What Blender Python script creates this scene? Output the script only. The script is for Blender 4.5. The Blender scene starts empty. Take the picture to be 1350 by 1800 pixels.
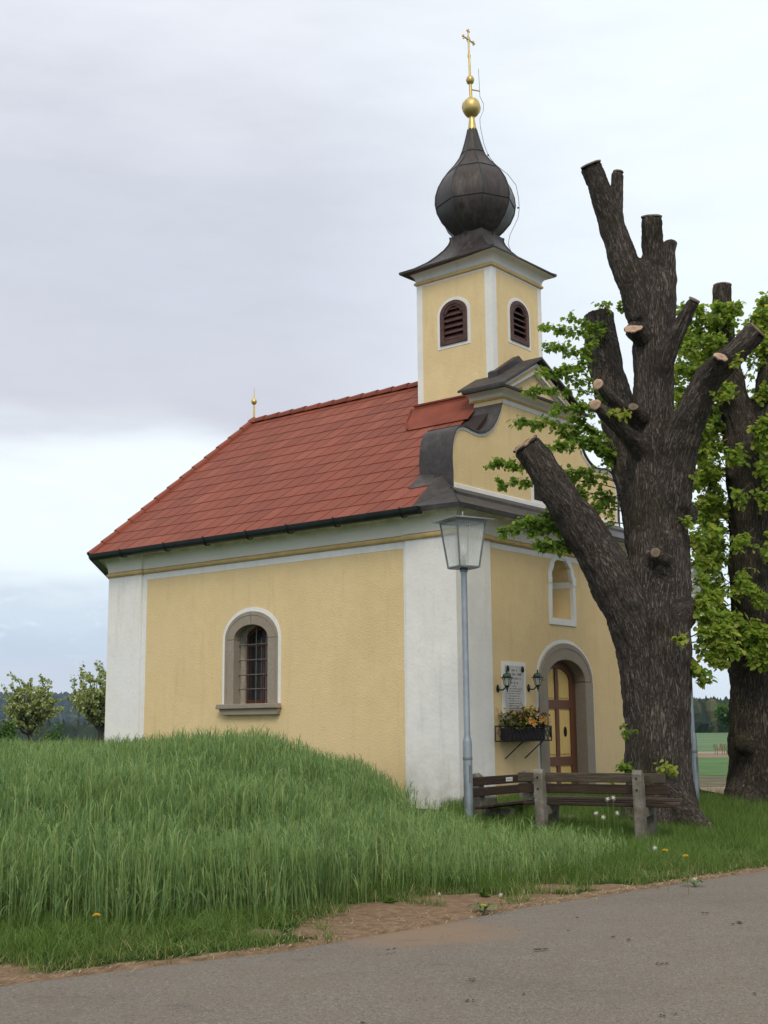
import bpy, bmesh, math, random
import numpy as np
from mathutils import Vector, Matrix, noise
from mathutils.geometry import tessellate_polygon
random.seed(7)
rng = np.random.default_rng(7)
PI = math.pi
sc = bpy.context.scene
COL = sc.collection

# ------------------------------------------------------------------ camera
F, CX, CY = 2223.0, 675.0, 900.0          # focal length in photo pixels, principal point
V1 = Vector((-2091 - CX, 1307 - CY, F)); V2 = Vector((2516 - CX, 1268 - CY, F))
UPc = V1.cross(V2).normalized()
if UPc.y > 0: UPc = -UPc
YC = (Vector((0, 0, 1)) - UPc * UPc.z).normalized()
XC = YC.cross(UPc)
R = Matrix((XC, YC, UPc))                 # world = R @ camera-space (x right, y down, z forward)
CAM = Vector((0, 0, 1.6))
cam = bpy.data.cameras.new('camera')
cam.sensor_fit = 'VERTICAL'; cam.sensor_height = 24.0; cam.lens = 24.0 * F / 1800.0
cam.clip_start = 0.05; cam.clip_end = 20000
camo = bpy.data.objects.new('camera', cam); COL.objects.link(camo)
rx, ry, rz = R @ Vector((1, 0, 0)), R @ Vector((0, -1, 0)), R @ Vector((0, 0, -1))
camo.matrix_world = Matrix(((rx.x, ry.x, rz.x, CAM.x), (rx.y, ry.y, rz.y, CAM.y), (rx.z, ry.z, rz.z, CAM.z), (0, 0, 0, 1)))
sc.camera = camo

# ------------------------------------------------------------------ sun, world, exposure
SUN_EL, SUN_AZ = math.radians(46), math.radians(180)    # azimuth measured clockwise from +Y
sd = bpy.data.lights.new('sun', 'SUN'); sd.energy = 1.5; sd.angle = math.radians(25); sd.color = (1.0, 0.90, 0.74)
so = bpy.data.objects.new('sun', sd); COL.objects.link(so)
sdir = Vector((math.sin(SUN_AZ) * math.cos(SUN_EL), math.cos(SUN_AZ) * math.cos(SUN_EL), math.sin(SUN_EL)))
so.rotation_euler = sdir.to_track_quat('Z', 'Y').to_euler(); so.location = sdir * 60
sc.view_settings.view_transform = 'Standard'; sc.view_settings.look = 'None'
sc.view_settings.gamma = 1.0; sc.view_settings.exposure = 0.33
sc.cycles.max_bounces = 6; sc.cycles.transparent_max_bounces = 12; sc.cycles.volume_bounces = 0
try: sc.cycles.use_denoising = True
except Exception: pass

W = bpy.data.worlds.new('World'); sc.world = W; W.use_nodes = True
wt = W.node_tree; wt.nodes.clear()
def WN(t, **k):
    n = wt.nodes.new(t)
    for a, b in k.items(): setattr(n, a, b)
    return n
def wl(a, b): wt.links.new(a, b)
wout = WN('ShaderNodeOutputWorld'); wbg = WN('ShaderNodeBackground'); wbg.inputs['Strength'].default_value = 0.1
sky = WN('ShaderNodeTexSky', sky_type='NISHITA'); sky.sun_disc = False; sky.sun_elevation = SUN_EL; sky.sun_rotation = SUN_AZ
wtc = WN('ShaderNodeTexCoord'); wsep = WN('ShaderNodeSeparateXYZ'); wl(wtc.outputs['Generated'], wsep.inputs[0])
# cloud layer: stretch the direction so that the clouds flatten towards the horizon
def wmath(op, a, b=None, c=None):
    n = WN('ShaderNodeMath', operation=op)
    for i, x in enumerate((a, b, c)):
        if x is None: continue
        if isinstance(x, (int, float)): n.inputs[i].default_value = x
        else: wl(x, n.inputs[i])
    return n.outputs[0]
mp = WN('ShaderNodeMapping'); wl(wtc.outputs['Generated'], mp.inputs[0]); mp.inputs['Scale'].default_value = (1.6, 1.6, 6.5)
mp.inputs['Location'].default_value = (0.35, 0.2, 0.0); mp.inputs['Rotation'].default_value = (0, math.radians(14), 0)
n1 = WN('ShaderNodeTexNoise'); n1.inputs['Scale'].default_value = 1.5; n1.inputs['Detail'].default_value = 6; n1.inputs['Roughness'].default_value = 0.5
wl(mp.outputs[0], n1.inputs[0])
mp2 = WN('ShaderNodeMapping'); wl(wtc.outputs['Generated'], mp2.inputs[0]); mp2.inputs['Scale'].default_value = (3.2, 3.2, 12); mp2.inputs['Rotation'].default_value = (0, math.radians(28), 0)
n2 = WN('ShaderNodeTexNoise'); n2.inputs['Scale'].default_value = 3.0; n2.inputs['Detail'].default_value = 7; n2.inputs['Roughness'].default_value = 0.6
wl(mp2.outputs[0], n2.inputs[0])
dist = wmath('MULTIPLY_ADD', n1.outputs[0], 0.22, -0.11)
dist2 = wmath('MULTIPLY_ADD', n2.outputs[0], 0.030, -0.015)
el = wmath('ADD', wmath('ADD', wmath('ADD', wsep.outputs['Z'], 0.042), dist), dist2)
rp = WN('ShaderNodeValToRGB'); cr = rp.color_ramp; cr.interpolation = 'EASE'
stops = [(0.0, (.64, .67, .74)), (0.045, (.60, .64, .73)), (0.085, (.53, .61, .72)), (0.13, (.60, .68, .77)), (0.175, (.80, .88, .91)),
         (0.225, (.84, .90, .93)), (0.29, (.58, .59, .65)), (0.42, (.57, .59, .66)), (0.62, (.76, .79, .84)), (1.0, (.92, .90, .87))]
cr.elements[0].position = stops[0][0]; cr.elements[0].color = (*stops[0][1], 1)
cr.elements[1].position = stops[1][0]; cr.elements[1].color = (*stops[1][1], 1)
for p_, c_ in stops[2:]:
    e = cr.elements.new(p_); e.color = (*c_, 1)
wl(el, rp.inputs[0])
# the cloud cover thins towards the right of the view (azimuth +25 deg)
az = math.radians(30)
dotn = WN('ShaderNodeVectorMath', operation='DOT_PRODUCT'); wl(wtc.outputs['Generated'], dotn.inputs[0])
dotn.inputs[1].default_value = (math.sin(az) * math.cos(.32), math.cos(az) * math.cos(.32), math.sin(.32))
mr = WN('ShaderNodeMapRange', interpolation_type='SMOOTHSTEP'); wl(dotn.outputs['Value'], mr.inputs[0])
mr.inputs[1].default_value = .83; mr.inputs[2].default_value = 0.995; mr.inputs[3].default_value = 0; mr.inputs[4].default_value = .92
mixb = WN('ShaderNodeMix', data_type='RGBA'); wl(mr.outputs[0], mixb.inputs[0]); wl(rp.outputs[0], mixb.inputs[6]); mixb.inputs[7].default_value = (.84, .92, .96, 1)
# fine brightness structure
fine = wmath('MULTIPLY_ADD', n2.outputs[0], 0.15, 0.90)
vm = WN('ShaderNodeVectorMath', operation='SCALE'); wl(mixb.outputs[2], vm.inputs[0]); wl(fine, vm.inputs[3])
# low white puffs of cumulus close to the horizon
mp3 = WN('ShaderNodeMapping'); wl(wtc.outputs['Generated'], mp3.inputs[0]); mp3.inputs['Scale'].default_value = (9, 9, 26); mp3.inputs['Location'].default_value = (1.31, .4, .1)
n3 = WN('ShaderNodeTexNoise'); n3.inputs['Scale'].default_value = 1.6; n3.inputs['Detail'].default_value = 8; n3.inputs['Roughness'].default_value = .62
wl(mp3.outputs[0], n3.inputs[0])
pr = WN('ShaderNodeMapRange', interpolation_type='SMOOTHSTEP'); wl(n3.outputs[0], pr.inputs[0]); pr.inputs[1].default_value = .55; pr.inputs[2].default_value = .68
band = WN('ShaderNodeMapRange', interpolation_type='SMOOTHSTEP'); wl(wsep.outputs['Z'], band.inputs[0]); band.inputs[1].default_value = .15; band.inputs[2].default_value = .05
pf = wmath('MULTIPLY', wmath('MULTIPLY', pr.outputs[0], band.outputs[0]), .75)
mixp = WN('ShaderNodeMix', data_type='RGBA'); wl(pf, mixp.inputs[0]); wl(vm.outputs[0], mixp.inputs[6]); mixp.inputs[7].default_value = (.82, .85, .88, 1)
sc10 = WN('ShaderNodeVectorMath', operation='SCALE'); wl(mixp.outputs[2], sc10.inputs[0]); sc10.inputs[3].default_value = 10.0
mixs = WN('ShaderNodeMix', data_type='RGBA'); mixs.inputs[0].default_value = 0.93
wl(sky.outputs[0], mixs.inputs[6]); wl(sc10.outputs[0], mixs.inputs[7])
wl(mixs.outputs[2], wbg.inputs[0]); wl(wbg.outputs[0], wout.inputs[0])

# ------------------------------------------------------------------ helpers
def ray(x, y): return (R @ Vector((x - CX, y - CY, F))).normalized()
def at(x, y, Y):
    """the point at real depth Y (metres in front of the camera) seen at photo position x, y"""
    d = ray(x, y); return CAM + d * (Y / d.y)
def gat(x, y, z=0.0):
    d = ray(x, y); return CAM + d * ((z - 1.6) / d.z)

def tag(o, label=None, cat=None, group=None, kind=None):
    if label: o['label'] = label
    if cat: o['category'] = cat
    if group: o['group'] = group
    if kind: o['kind'] = kind
    return o
def empty(name, loc=(0, 0, 0), rz=0.0, parent=None):
    o = bpy.data.objects.new(name, None); o.empty_display_size = .1; COL.objects.link(o)
    o.location = loc; o.rotation_euler = (0, 0, rz)
    if parent: o.parent = parent
    return o
def copy_tree(o, parent=None):
    c = o.copy(); COL.objects.link(c)
    if parent: c.parent = parent
    for ch in list(o.children): copy_tree(ch, c)
    return c

class MB:
    def __init__(s): s.v = []; s.f = []
    def add(s, vs, fs):
        b = len(s.v); s.v += [tuple(q) for q in vs]; s.f += [tuple(i + b for i in g) for g in fs]; return s
    def box(s, lo, hi, M=None):
        x0, y0, z0 = lo; x1, y1, z1 = hi
        vs = [Vector(q) for q in ((x0, y0, z0), (x1, y0, z0), (x1, y1, z0), (x0, y1, z0), (x0, y0, z1), (x1, y0, z1), (x1, y1, z1), (x0, y1, z1))]
        if M: vs = [M @ q for q in vs]
        return s.add(vs, [(0, 3, 2, 1), (4, 5, 6, 7), (0, 1, 5, 4), (1, 2, 6, 5), (2, 3, 7, 6), (3, 0, 4, 7)])
    def prism(s, poly, fn, d0, d1):
        """poly: 2D outline; fn(a, b, d) -> 3D; extruded from d0 to d1"""
        n = len(poly); a = [fn(p[0], p[1], d0) for p in poly]; b = [fn(p[0], p[1], d1) for p in poly]
        tri = tessellate_polygon([[Vector((p[0], p[1], 0)) for p in poly]])
        fs = [tuple(t) for t in tri] + [tuple(i + n for i in t) for t in tri] + [(i, (i + 1) % n, (i + 1) % n + n, i + n) for i in range(n)]
        return s.add(a + b, fs)
    def holed(s, outer, holes, fn, d0, d1):
        loops = [outer] + holes
        tri = tessellate_polygon([[Vector((p[0], p[1], 0)) for p in l] for l in loops])
        flat = [p for l in loops for p in l]; n = len(flat)
        fs = [tuple(t) for t in tri] + [tuple(i + n for i in t) for t in tri]
        b = 0
        for l in loops:
            m = len(l); fs += [(b + i, b + (i + 1) % m, b + (i + 1) % m + n, b + i + n) for i in range(m)]; b += m
        return s.add([fn(p[0], p[1], d0) for p in flat] + [fn(p[0], p[1], d1) for p in flat], fs)
    def tube(s, pts, rad, seg=8, cap=True, phase=0.0):
        pts = [Vector(p) for p in pts]
        if isinstance(rad, (int, float)): rad = [rad] * len(pts)
        n = len(pts); tang = []
        for i in range(n):
            t = pts[min(i + 1, n - 1)] - pts[max(i - 1, 0)]; tang.append(t.normalized())
        ref = Vector((0, 0, 1)) if abs(tang[0].z) < .9 else Vector((0, 1, 0))
        a = tang[0].cross(ref).normalized(); vs = []
        for i in range(n):
            a = (a - tang[i] * a.dot(tang[i])).normalized(); b = tang[i].cross(a)
            for k in range(seg):
                th = 2 * PI * k / seg + phase; vs.append(pts[i] + (a * math.cos(th) + b * math.sin(th)) * rad[i])
        fs = [(i * seg + k, i * seg + (k + 1) % seg, (i + 1) * seg + (k + 1) % seg, (i + 1) * seg + k) for i in range(n - 1) for k in range(seg)]
        if cap: fs += [tuple(reversed(range(seg))), tuple((n - 1) * seg + k for k in range(seg))]
        return s.add(vs, fs)
    def lathe(s, prof, seg=16, c=(0, 0), phase=0.0, cap=True, fn=None):
        vs = []
        for (r, z) in prof:
            for k in range(seg):
                th = 2 * PI * k / seg + phase; q = (c[0] + r * math.cos(th), c[1] + r * math.sin(th), z); vs.append(fn(q) if fn else q)
        n = len(prof)
        fs = [(i * seg + k, i * seg + (k + 1) % seg, (i + 1) * seg + (k + 1) % seg, (i + 1) * seg + k) for i in range(n - 1) for k in range(seg)]
        if cap: fs += [tuple(reversed(range(seg))), tuple((n - 1) * seg + k for k in range(seg))]
        return s.add(vs, fs)
    def ball(s, c, r, seg=10, rings=6, sz=1.0):
        c = Vector(c); prof = [(max(1e-4, r * math.sin(PI * i / rings)), -r * sz * math.cos(PI * i / rings)) for i in range(rings + 1)]
        return s.lathe(prof, seg, fn=lambda q: c + Vector(q))
    def mesh(s, name, mat, smooth=None, fix=True):
        me = bpy.data.meshes.new(name); me.from_pydata(s.v, [], s.f)
        if fix:
            bm = bmesh.new(); bm.from_mesh(me); bmesh.ops.recalc_face_normals(bm, faces=bm.faces); bm.to_mesh(me); bm.free()
        if mat: me.materials.append(mat)
        if smooth is not None:
            me.shade_smooth()
            if smooth < 180: me.set_sharp_from_angle(angle=math.radians(smooth))
        return me
    def build(s, name, mat, parent=None, smooth=None, fix=True, loc=None, label=None):
        o = bpy.data.objects.new(name, s.mesh(name, mat, smooth, fix)); COL.objects.link(o)
        if parent: o.parent = parent
        if loc: o.location = loc
        if label: o['label'] = label
        return o
def bevel(o, w=0.01, seg=2):
    m = o.modifiers.new('bevel', 'BEVEL'); m.width = w; m.segments = seg; m.limit_method = 'ANGLE'; m.angle_limit = math.radians(40); return o

# ------------------------------------------------------------------ materials
class NT:
    def __init__(s, name):
        s.m = bpy.data.materials.new(name); s.m.use_nodes = True; s.t = s.m.node_tree
        s.b = s.t.nodes['Principled BSDF']; s.b.inputs['Specular IOR Level'].default_value = .3; s.out = s.t.nodes['Material Output']
        s.tc = s.t.nodes.new('ShaderNodeTexCoord')
    def n(s, t, **k):
        x = s.t.nodes.new(t)
        for a, b in k.items(): setattr(x, a, b)
        return x
    def l(s, a, b): s.t.links.new(a, b)
    def co(s, scale=(1, 1, 1), src=None):
        m = s.n('ShaderNodeMapping'); s.l(src or s.tc.outputs['Object'], m.inputs[0]); m.inputs['Scale'].default_value = scale; return m.outputs[0]
    def noise(s, scale, detail=4, rough=.55, vec=None, dist=0.0):
        x = s.n('ShaderNodeTexNoise'); x.inputs['Scale'].default_value = scale; x.inputs['Detail'].default_value = detail
        x.inputs['Roughness'].default_value = rough; x.inputs['Distortion'].default_value = dist
        s.l(vec or s.tc.outputs['Object'], x.inputs[0]); return x.outputs[0]
    def vor(s, scale, vec=None, feature='F1', out='Distance'):
        x = s.n('ShaderNodeTexVoronoi', feature=feature); x.inputs['Scale'].default_value = scale; s.l(vec or s.tc.outputs['Object'], x.inputs[0]); return x.outputs[out]
    def ramp(s, v, stops):
        x = s.n('ShaderNodeValToRGB'); e = x.color_ramp.elements
        e[0].position = stops[0][0]; e[0].color = (*stops[0][1], 1); e[1].position = stops[1][0]; e[1].color = (*stops[1][1], 1)
        for p, c in stops[2:]: q = e.new(p); q.color = (*c, 1)
        s.l(v, x.inputs[0]); return x.outputs[0]
    def mr(s, v, a, b, c=0., d=1., smooth=True):
        x = s.n('ShaderNodeMapRange'); 
        if smooth: x.interpolation_type = 'SMOOTHSTEP'
        s.l(v, x.inputs[0]); x.inputs[1].default_value = a; x.inputs[2].default_value = b; x.inputs[3].default_value = c; x.inputs[4].default_value = d; return x.outputs[0]
    def mix(s, f, a, b, mode='MIX'):
        x = s.n('ShaderNodeMix', data_type='RGBA', blend_type=mode)
        for i, q in ((0, f), (6, a), (7, b)):
            if hasattr(q, 'links'): s.l(q, x.inputs[i])
            else: x.inputs[i].default_value = q if i == 0 else (*q, 1)
        return x.outputs[2]
    def math(s, op, a, b=0.0):
        x = s.n('ShaderNodeMath', operation=op)
        for i, q in ((0, a), (1, b)):
            if hasattr(q, 'links'): s.l(q, x.inputs[i])
            else: x.inputs[i].default_value = q
        return x.outputs[0]
    def color(s, c):
        if hasattr(c, 'links'): s.l(c, s.b.inputs['Base Color'])
        else: s.b.inputs['Base Color'].default_value = (*c, 1)
    def rough(s, v):
        if hasattr(v, 'links'): s.l(v, s.b.inputs['Roughness'])
        else: s.b.inputs['Roughness'].default_value = v
    def bump(s, h, strength=.5, dist=.02):
        x = s.n('ShaderNodeBump'); x.inputs['Strength'].default_value = strength; x.inputs['Distance'].default_value = dist
        s.l(h, x.inputs['Height']); s.l(x.outputs[0], s.b.inputs['Normal'])
def simple(name, c, rough=.6, metal=0.0, var=.12, scale=6, bump=0, bscale=40):
    m = NT(name); n = m.noise(scale, 5)
    lo = tuple(x * (1 - var) for x in c); hi = tuple(min(1, x * (1 + var)) for x in c)
    m.color(m.ramp(n, [(.3, lo), (.7, hi)])); m.rough(rough); m.b.inputs['Metallic'].default_value = metal
    if bump: m.bump(m.noise(bscale, 4), bump, .01)
    return m.m

def m_plaster(name, c, c2, fine=38, strength=.27, stain=.0, dirt=(.42, .43, .40)):
    m = NT(name)
    big = m.noise(.9, 5, .6); med = m.noise(5, 4)
    col = m.mix(m.mr(big, .35, .65), c, c2)
    col = m.mix(m.mr(med, .3, .75, 0, .35), col, tuple(x * .9 for x in c2))
    streak = m.noise(1.6, 5, .65, m.co((3.2, 3.2, .35)))
    col = m.mix(m.mr(streak, .52, .76, 0, .42), col, tuple(x * .74 for x in c2)); col = m.mix(m.mr(m.noise(.45, 7, .7), .50, .66, 0, .30), col, tuple(min(1, x * k) for x, k in zip(c, (1.06, 1.10, 1.22))))
    if stain:
        sp = m.noise(2.4, 7, .72, m.co((1, 1, .7))); sp2 = m.noise(23, 4, .7)
        f = m.math('MULTIPLY', m.mr(sp, .52, .72, 0, stain), m.mr(sp2, .4, .65))
        col = m.mix(f, col, dirt)
        sep = m.n('ShaderNodeSeparateXYZ'); m.l(m.tc.outputs['Object'], sep.inputs[0])
        low = m.mr(sep.outputs[2], 1.5, .3); col = m.mix(m.math('MULTIPLY', low, m.mr(m.noise(5, 6, .7), .35, .7, 0, .45)), col, (.36, .37, .33))
    else:
        sep = m.n('ShaderNodeSeparateXYZ'); m.l(m.tc.outputs['Object'], sep.inputs[0])
        low = m.math('MULTIPLY', m.mr(sep.outputs[2], 1.3, .2), m.mr(m.noise(4, 7, .72), .38, .68, 0, .55)); col = m.mix(low, col, (.40, .32, .20))
        col = m.mix(m.math('MULTIPLY', m.mr(m.noise(1.1, 8, .75, m.co((1, 1, .8))), .60, .70), m.mr(m.noise(30, 4, .7), .45, .6, 0, .35)), col, tuple(x * .62 for x in c2))
    m.color(col); m.rough(.92); m.b.inputs['Specular IOR Level'].default_value = .15
    h = m.math('ADD', m.noise(fine, 5, .62, dist=.6), m.math('MULTIPLY', m.vor(fine * 1.1), .7))
    m.bump(h, strength, .022); return m.m
YEL = m_plaster('yellow_plaster', (.72, .565, .315), (.67, .52, .285))
YELS = m_plaster('yellow_smooth_plaster', (.74, .585, .33), (.68, .535, .30), fine=14, strength=.15)
WHT = m_plaster('white_plaster', (.80, .795, .77), (.74, .738, .72), fine=12, strength=.14, stain=.45)
WHTC = m_plaster('white_trim_paint', (.78, .78, .76), (.70, .71, .69), fine=12, strength=.15)
def m_frieze():
    m = NT('frieze_plaster'); s = m.noise(2.2, 6, .65, m.co((1.3, 1.3, 3.0)))
    col = m.mix(m.mr(m.noise(1.2, 4), .3, .7), (.80, .79, .72), (.75, .74, .67))
    sep = m.n('ShaderNodeSeparateXYZ'); m.l(m.tc.outputs['Object'], sep.inputs[0])
    alg = m.math('MULTIPLY', m.mr(sep.outputs[2], 5.06, 5.26), m.mr(s, .3, .62, .15, .8))
    col = m.mix(alg, col, (.27, .29, .17)); m.color(col); m.rough(.9); m.bump(m.noise(15, 4), .15, .01); return m.m
FRZ = m_frieze()
MOLD = simple('ochre_moulding_paint', (.60, .43, .19), .8, var=.10)
def m_granite():
    m = NT('granite'); sp = m.noise(90, 3, .7); big = m.noise(3, 5)
    col = m.ramp(sp, [(.30, (.14, .115, .09)), (.5, (.29, .25, .20)), (.70, (.42, .37, .31))])
    col = m.mix(m.mr(big, .35, .7, 0, .5), col, (.26, .215, .165)); m.color(col); m.rough(.85); m.bump(m.noise(45, 4), .35, .01); return m.m
GRAN = m_granite()
def m_tile():
    m = NT('red_fibre_cement_tile'); oi = m.n('ShaderNodeObjectInfo')
    col = m.ramp(oi.outputs['Random'], [(0, (.180, .042, .023)), (.35, (.212, .050, .026)), (.8, (.225, .055, .029)), (1, (.255, .070, .040))])
    col = m.mix(m.mr(m.noise(1.3, 5), .4, .75, 0, .35), col, (.165, .047, .030))
    col = m.mix(m.mr(m.noise(3.2, 6, .7), .60, .72, 0, .35), col, (.13, .10, .07))
    col = m.mix(m.mr(m.noise(38, 4, .7), .62, .78, 0, .5), col, (.36, .20, .15))
    m.color(col); m.rough(.62); m.bump(m.noise(70, 4), .2, .004); return m.m
TILE = m_tile()
REDM = simple('red_painted_sheet_metal', (.195, .048, .028), .8, var=.2, scale=3)
def m_copper():
    m = NT('weathered_dark_copper'); st = m.noise(3.0, 6, .65, m.co((4, 4, .6)))
    col = m.ramp(st, [(.30, (.036, .030, .030)), (.5, (.058, .048, .046)), (.66, (.085, .074, .072)), (.80, (.19, .20, .205))])
    col = m.mix(m.mr(m.noise(2, 5), .5, .75, 0, .5), col, (.062, .074, .068))
    m.color(col); m.rough(m.mr(st, .3, .7, .35, .6)); m.b.inputs['Metallic'].default_value = .45; m.bump(m.noise(5, 3), .12, .02); return m.m
COP = m_copper()
def m_copper2():
    m = NT('weathered_brown_sheet'); st = m.noise(5.0, 7, .7)
    col = m.ramp(st, [(.32, (.042, .038, .038)), (.55, (.070, .065, .064)), (.72, (.10, .096, .094)), (.80, (.22, .22, .215))])
    m.color(col); m.rough(.55); m.b.inputs['Metallic'].default_value = .35; m.bump(m.noise(6, 3), .15, .02); return m.m
COP2 = m_copper2()
SEAM = simple('verdigris_seam', (.030, .040, .038), .55, .3, var=.3)
GUT = simple('dark_green_gutter_paint', (.012, .019, .017), .4, .2, var=.3)
GOLD = simple('gilded_metal', (.58, .44, .17), .42, .7, var=.18, scale=9)
def m_wood(name, c1, c2, c3, rough=.8, stretch=(3, 40, 40)):
    m = NT(name); g = m.noise(1.6, 7, .65, m.co(stretch), .6)
    col = m.ramp(g, [(.3, c1), (.52, c2), (.72, c3)])
    col = m.mix(m.mr(m.noise(6, 5), .55, .8, 0, .5), col, tuple(x * .6 + .02 for x in c1)); m.color(col); m.rough(rough); m.bump(g, .4, .006); return m.m
LOUV = m_wood('brown_louvre_paint', (.040, .018, .015), (.080, .037, .032), (.14, .085, .07), .6, (3, 3, 30))
DBROWN = m_wood('door_brown_paint', (.12, .05, .027), (.165, .072, .04), (.20, .095, .055), .5, (30, 30, 2))
DYEL = m_wood('door_yellow_paint', (.68, .46, .14), (.80, .56, .19), (.86, .63, .25), .5, (26, 26, 1.5))
BWOOD = m_wood('dark_bench_plank', (.020, .013, .008), (.038, .023, .014), (.065, .044, .028), .75, (2.5, 36, 36))
BWOODG = m_wood('grey_mossy_bench_plank', (.034, .027, .019), (.066, .052, .036), (.12, .10, .072), .85, (2.5, 36, 36))
def m_concrete():
    m = NT('weathered_concrete'); a = m.noise(7, 6, .65)
    col = m.ramp(a, [(.3, (.085, .075, .060)), (.55, (.17, .155, .13)), (.75, (.27, .25, .22))])
    m.color(col); m.rough(.95); m.bump(m.noise(35, 5), .5, .01); return m.m
CONC = m_concrete()
GALV = simple('galvanised_steel', (.27, .31, .34), .42, .55, var=.16, scale=5)
GALVD = simple('dull_zinc_sheet', (.20, .22, .225), .45, .5, var=.2, scale=5)
IRON = simple('wrought_iron', (.028, .022, .019), .6, .5, var=.4, scale=12)
BARM = simple('grey_grille_iron', (.13, .125, .12), .6, .2, var=.3)
RUST = simple('rusty_iron', (.10, .045, .025), .8, .2, var=.5, scale=14)
LGRN = simple('dark_green_lantern_paint', (.010, .030, .024), .35, .3, var=.2)
BLKP = simple('black_planter', (.012, .013, .018), .5, var=.3)
def m_glass(name, c=(.80, .82, .80), alpha=.35, rough=.08):
    m = NT(name); m.color(c); m.rough(rough); m.b.inputs['Specular IOR Level'].default_value = .6
    m.b.inputs['Alpha'].default_value = alpha; return m.m
GLS = m_glass('lantern_ribbed_pane', (.72, .75, .72), .42, .15)
GLSW = m_glass('wall_lantern_pane', (.6, .62, .55), .55, .2)
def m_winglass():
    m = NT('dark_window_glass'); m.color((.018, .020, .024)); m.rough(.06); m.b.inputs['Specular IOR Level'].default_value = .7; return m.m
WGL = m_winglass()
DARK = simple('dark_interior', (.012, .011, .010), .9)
PLQ = simple('grey_marble_tablet', (.50, .50, .49), .5, var=.06, scale=4)
ENG = simple('engraved_letter_paint', (.20, .20, .19), .8)
PLAST = m_plaster('reveal_plaster', (.66, .61, .52), (.52, .47, .39), fine=18, strength=.3)
def m_bark(name, c1, c2, c3, moss=.35):
    m = NT(name); at_ = m.n('ShaderNodeAttribute'); at_.attribute_name = 'bark_co'
    v = at_.outputs['Vector']
    m1 = m.n('ShaderNodeMapping'); m.l(v, m1.inputs[0]); m1.inputs['Scale'].default_value = (1, 1, .11)
    m2 = m.n('ShaderNodeMapping'); m.l(v, m2.inputs[0]); m2.inputs['Scale'].default_value = (1, 1, .22)
    f1 = m.noise(30, 6, .66, m1.outputs[0], 1.6); f2 = m.noise(13, 5, .66, m1.outputs[0], 1.2); f3 = m.noise(60, 5, .75, m2.outputs[0], .8)
    r1 = m.math('ABSOLUTE', m.math('SUBTRACT', f1, .5)); fis = m.mr(r1, .0, .085)          # 0 in the fissures
    h = m.math('ADD', m.math('MULTIPLY', fis, .9), m.math('ADD', m.math('MULTIPLY', f2, .9), m.math('MULTIPLY', f3, .5)))
    col = m.ramp(f3, [(.30, c1), (.50, c2), (.66, c3), (.78, tuple(x * 1.7 for x in c3))])
    col = m.mix(m.mr(m.noise(2.2, 5), .4, .7, 0, .45), col, tuple(x * .8 for x in c1))
    col = m.mix(m.math('MULTIPLY', m.mr(f2, .60, .70), .65), col, (.22, .165, .13))
    col = m.mix(m.mr(fis, .5, 0, 0, .8), col, tuple(x * .45 for x in c1))
    mo = m.noise(1.1, 6, .65); col = m.mix(m.mr(mo, .52, .72, 0, moss), col, (.055, .060, .022))
    li = m.math('MULTIPLY', m.mr(m.noise(.9, 5, .6, m.co((1, 1, .8))), .60, .70), m.mr(m.noise(17, 5, .7), .45, .60)); col = m.mix(m.math('MULTIPLY', li, .6), col, (.28, .28, .26))
    m.color(col); m.rough(.95); m.b.inputs['Specular IOR Level'].default_value = .1; m.bump(h, 1.0, .026); return m.m
BARK = m_bark('linden_bark', (.066, .055, .047), (.142, .120, .104), (.25, .215, .19))
BARK2 = m_bark('mossy_linden_bark', (.052, .044, .034), (.108, .092, .073), (.185, .16, .13), .6)
def m_cut(name, c1, c2):
    m = NT(name); w = m.n('ShaderNodeTexWave', wave_type='RINGS', rings_direction='SPHERICAL'); w.inputs['Scale'].default_value = 14
    w.inputs['Distortion'].default_value = 3.5; w.inputs['Detail'].default_value = 3; m.l(m.tc.outputs['Object'], w.inputs[0])
    ln = m.n('ShaderNodeVectorMath', operation='LENGTH'); m.l(m.tc.outputs['Object'], ln.inputs[0])
    col = m.mix(m.math('MULTIPLY', w.outputs[0], .5), c1, c2); col = m.mix(m.mr(ln.outputs['Value'], .07, .0, 0, .6), col, tuple(x * .6 for x in c2))
    col = m.mix(m.mr(m.noise(7, 6, .7), .45, .7, 0, .55), col, tuple(x * .55 for x in c2))
    ck = m.vor(9, None, 'DISTANCE_TO_EDGE'); col = m.mix(m.mr(ck, .02, .0, 0, .7), col, (.05, .035, .025))
    m.color(col); m.rough(.85); m.bump(m.noise(60, 3), .3, .006); return m.m
CUT = m_cut('fresh_cut_wood', (.46, .33, .23), (.30, .18, .115))
CUTM = m_cut('weathering_cut_wood', (.33, .22, .14), (.22, .14, .085))
CUTO = m_cut('old_cut_wood', (.20, .16, .11), (.11, .085, .06))
TWIG = simple('twig_bark', (.055, .045, .034), .9, bump=.6)

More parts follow.
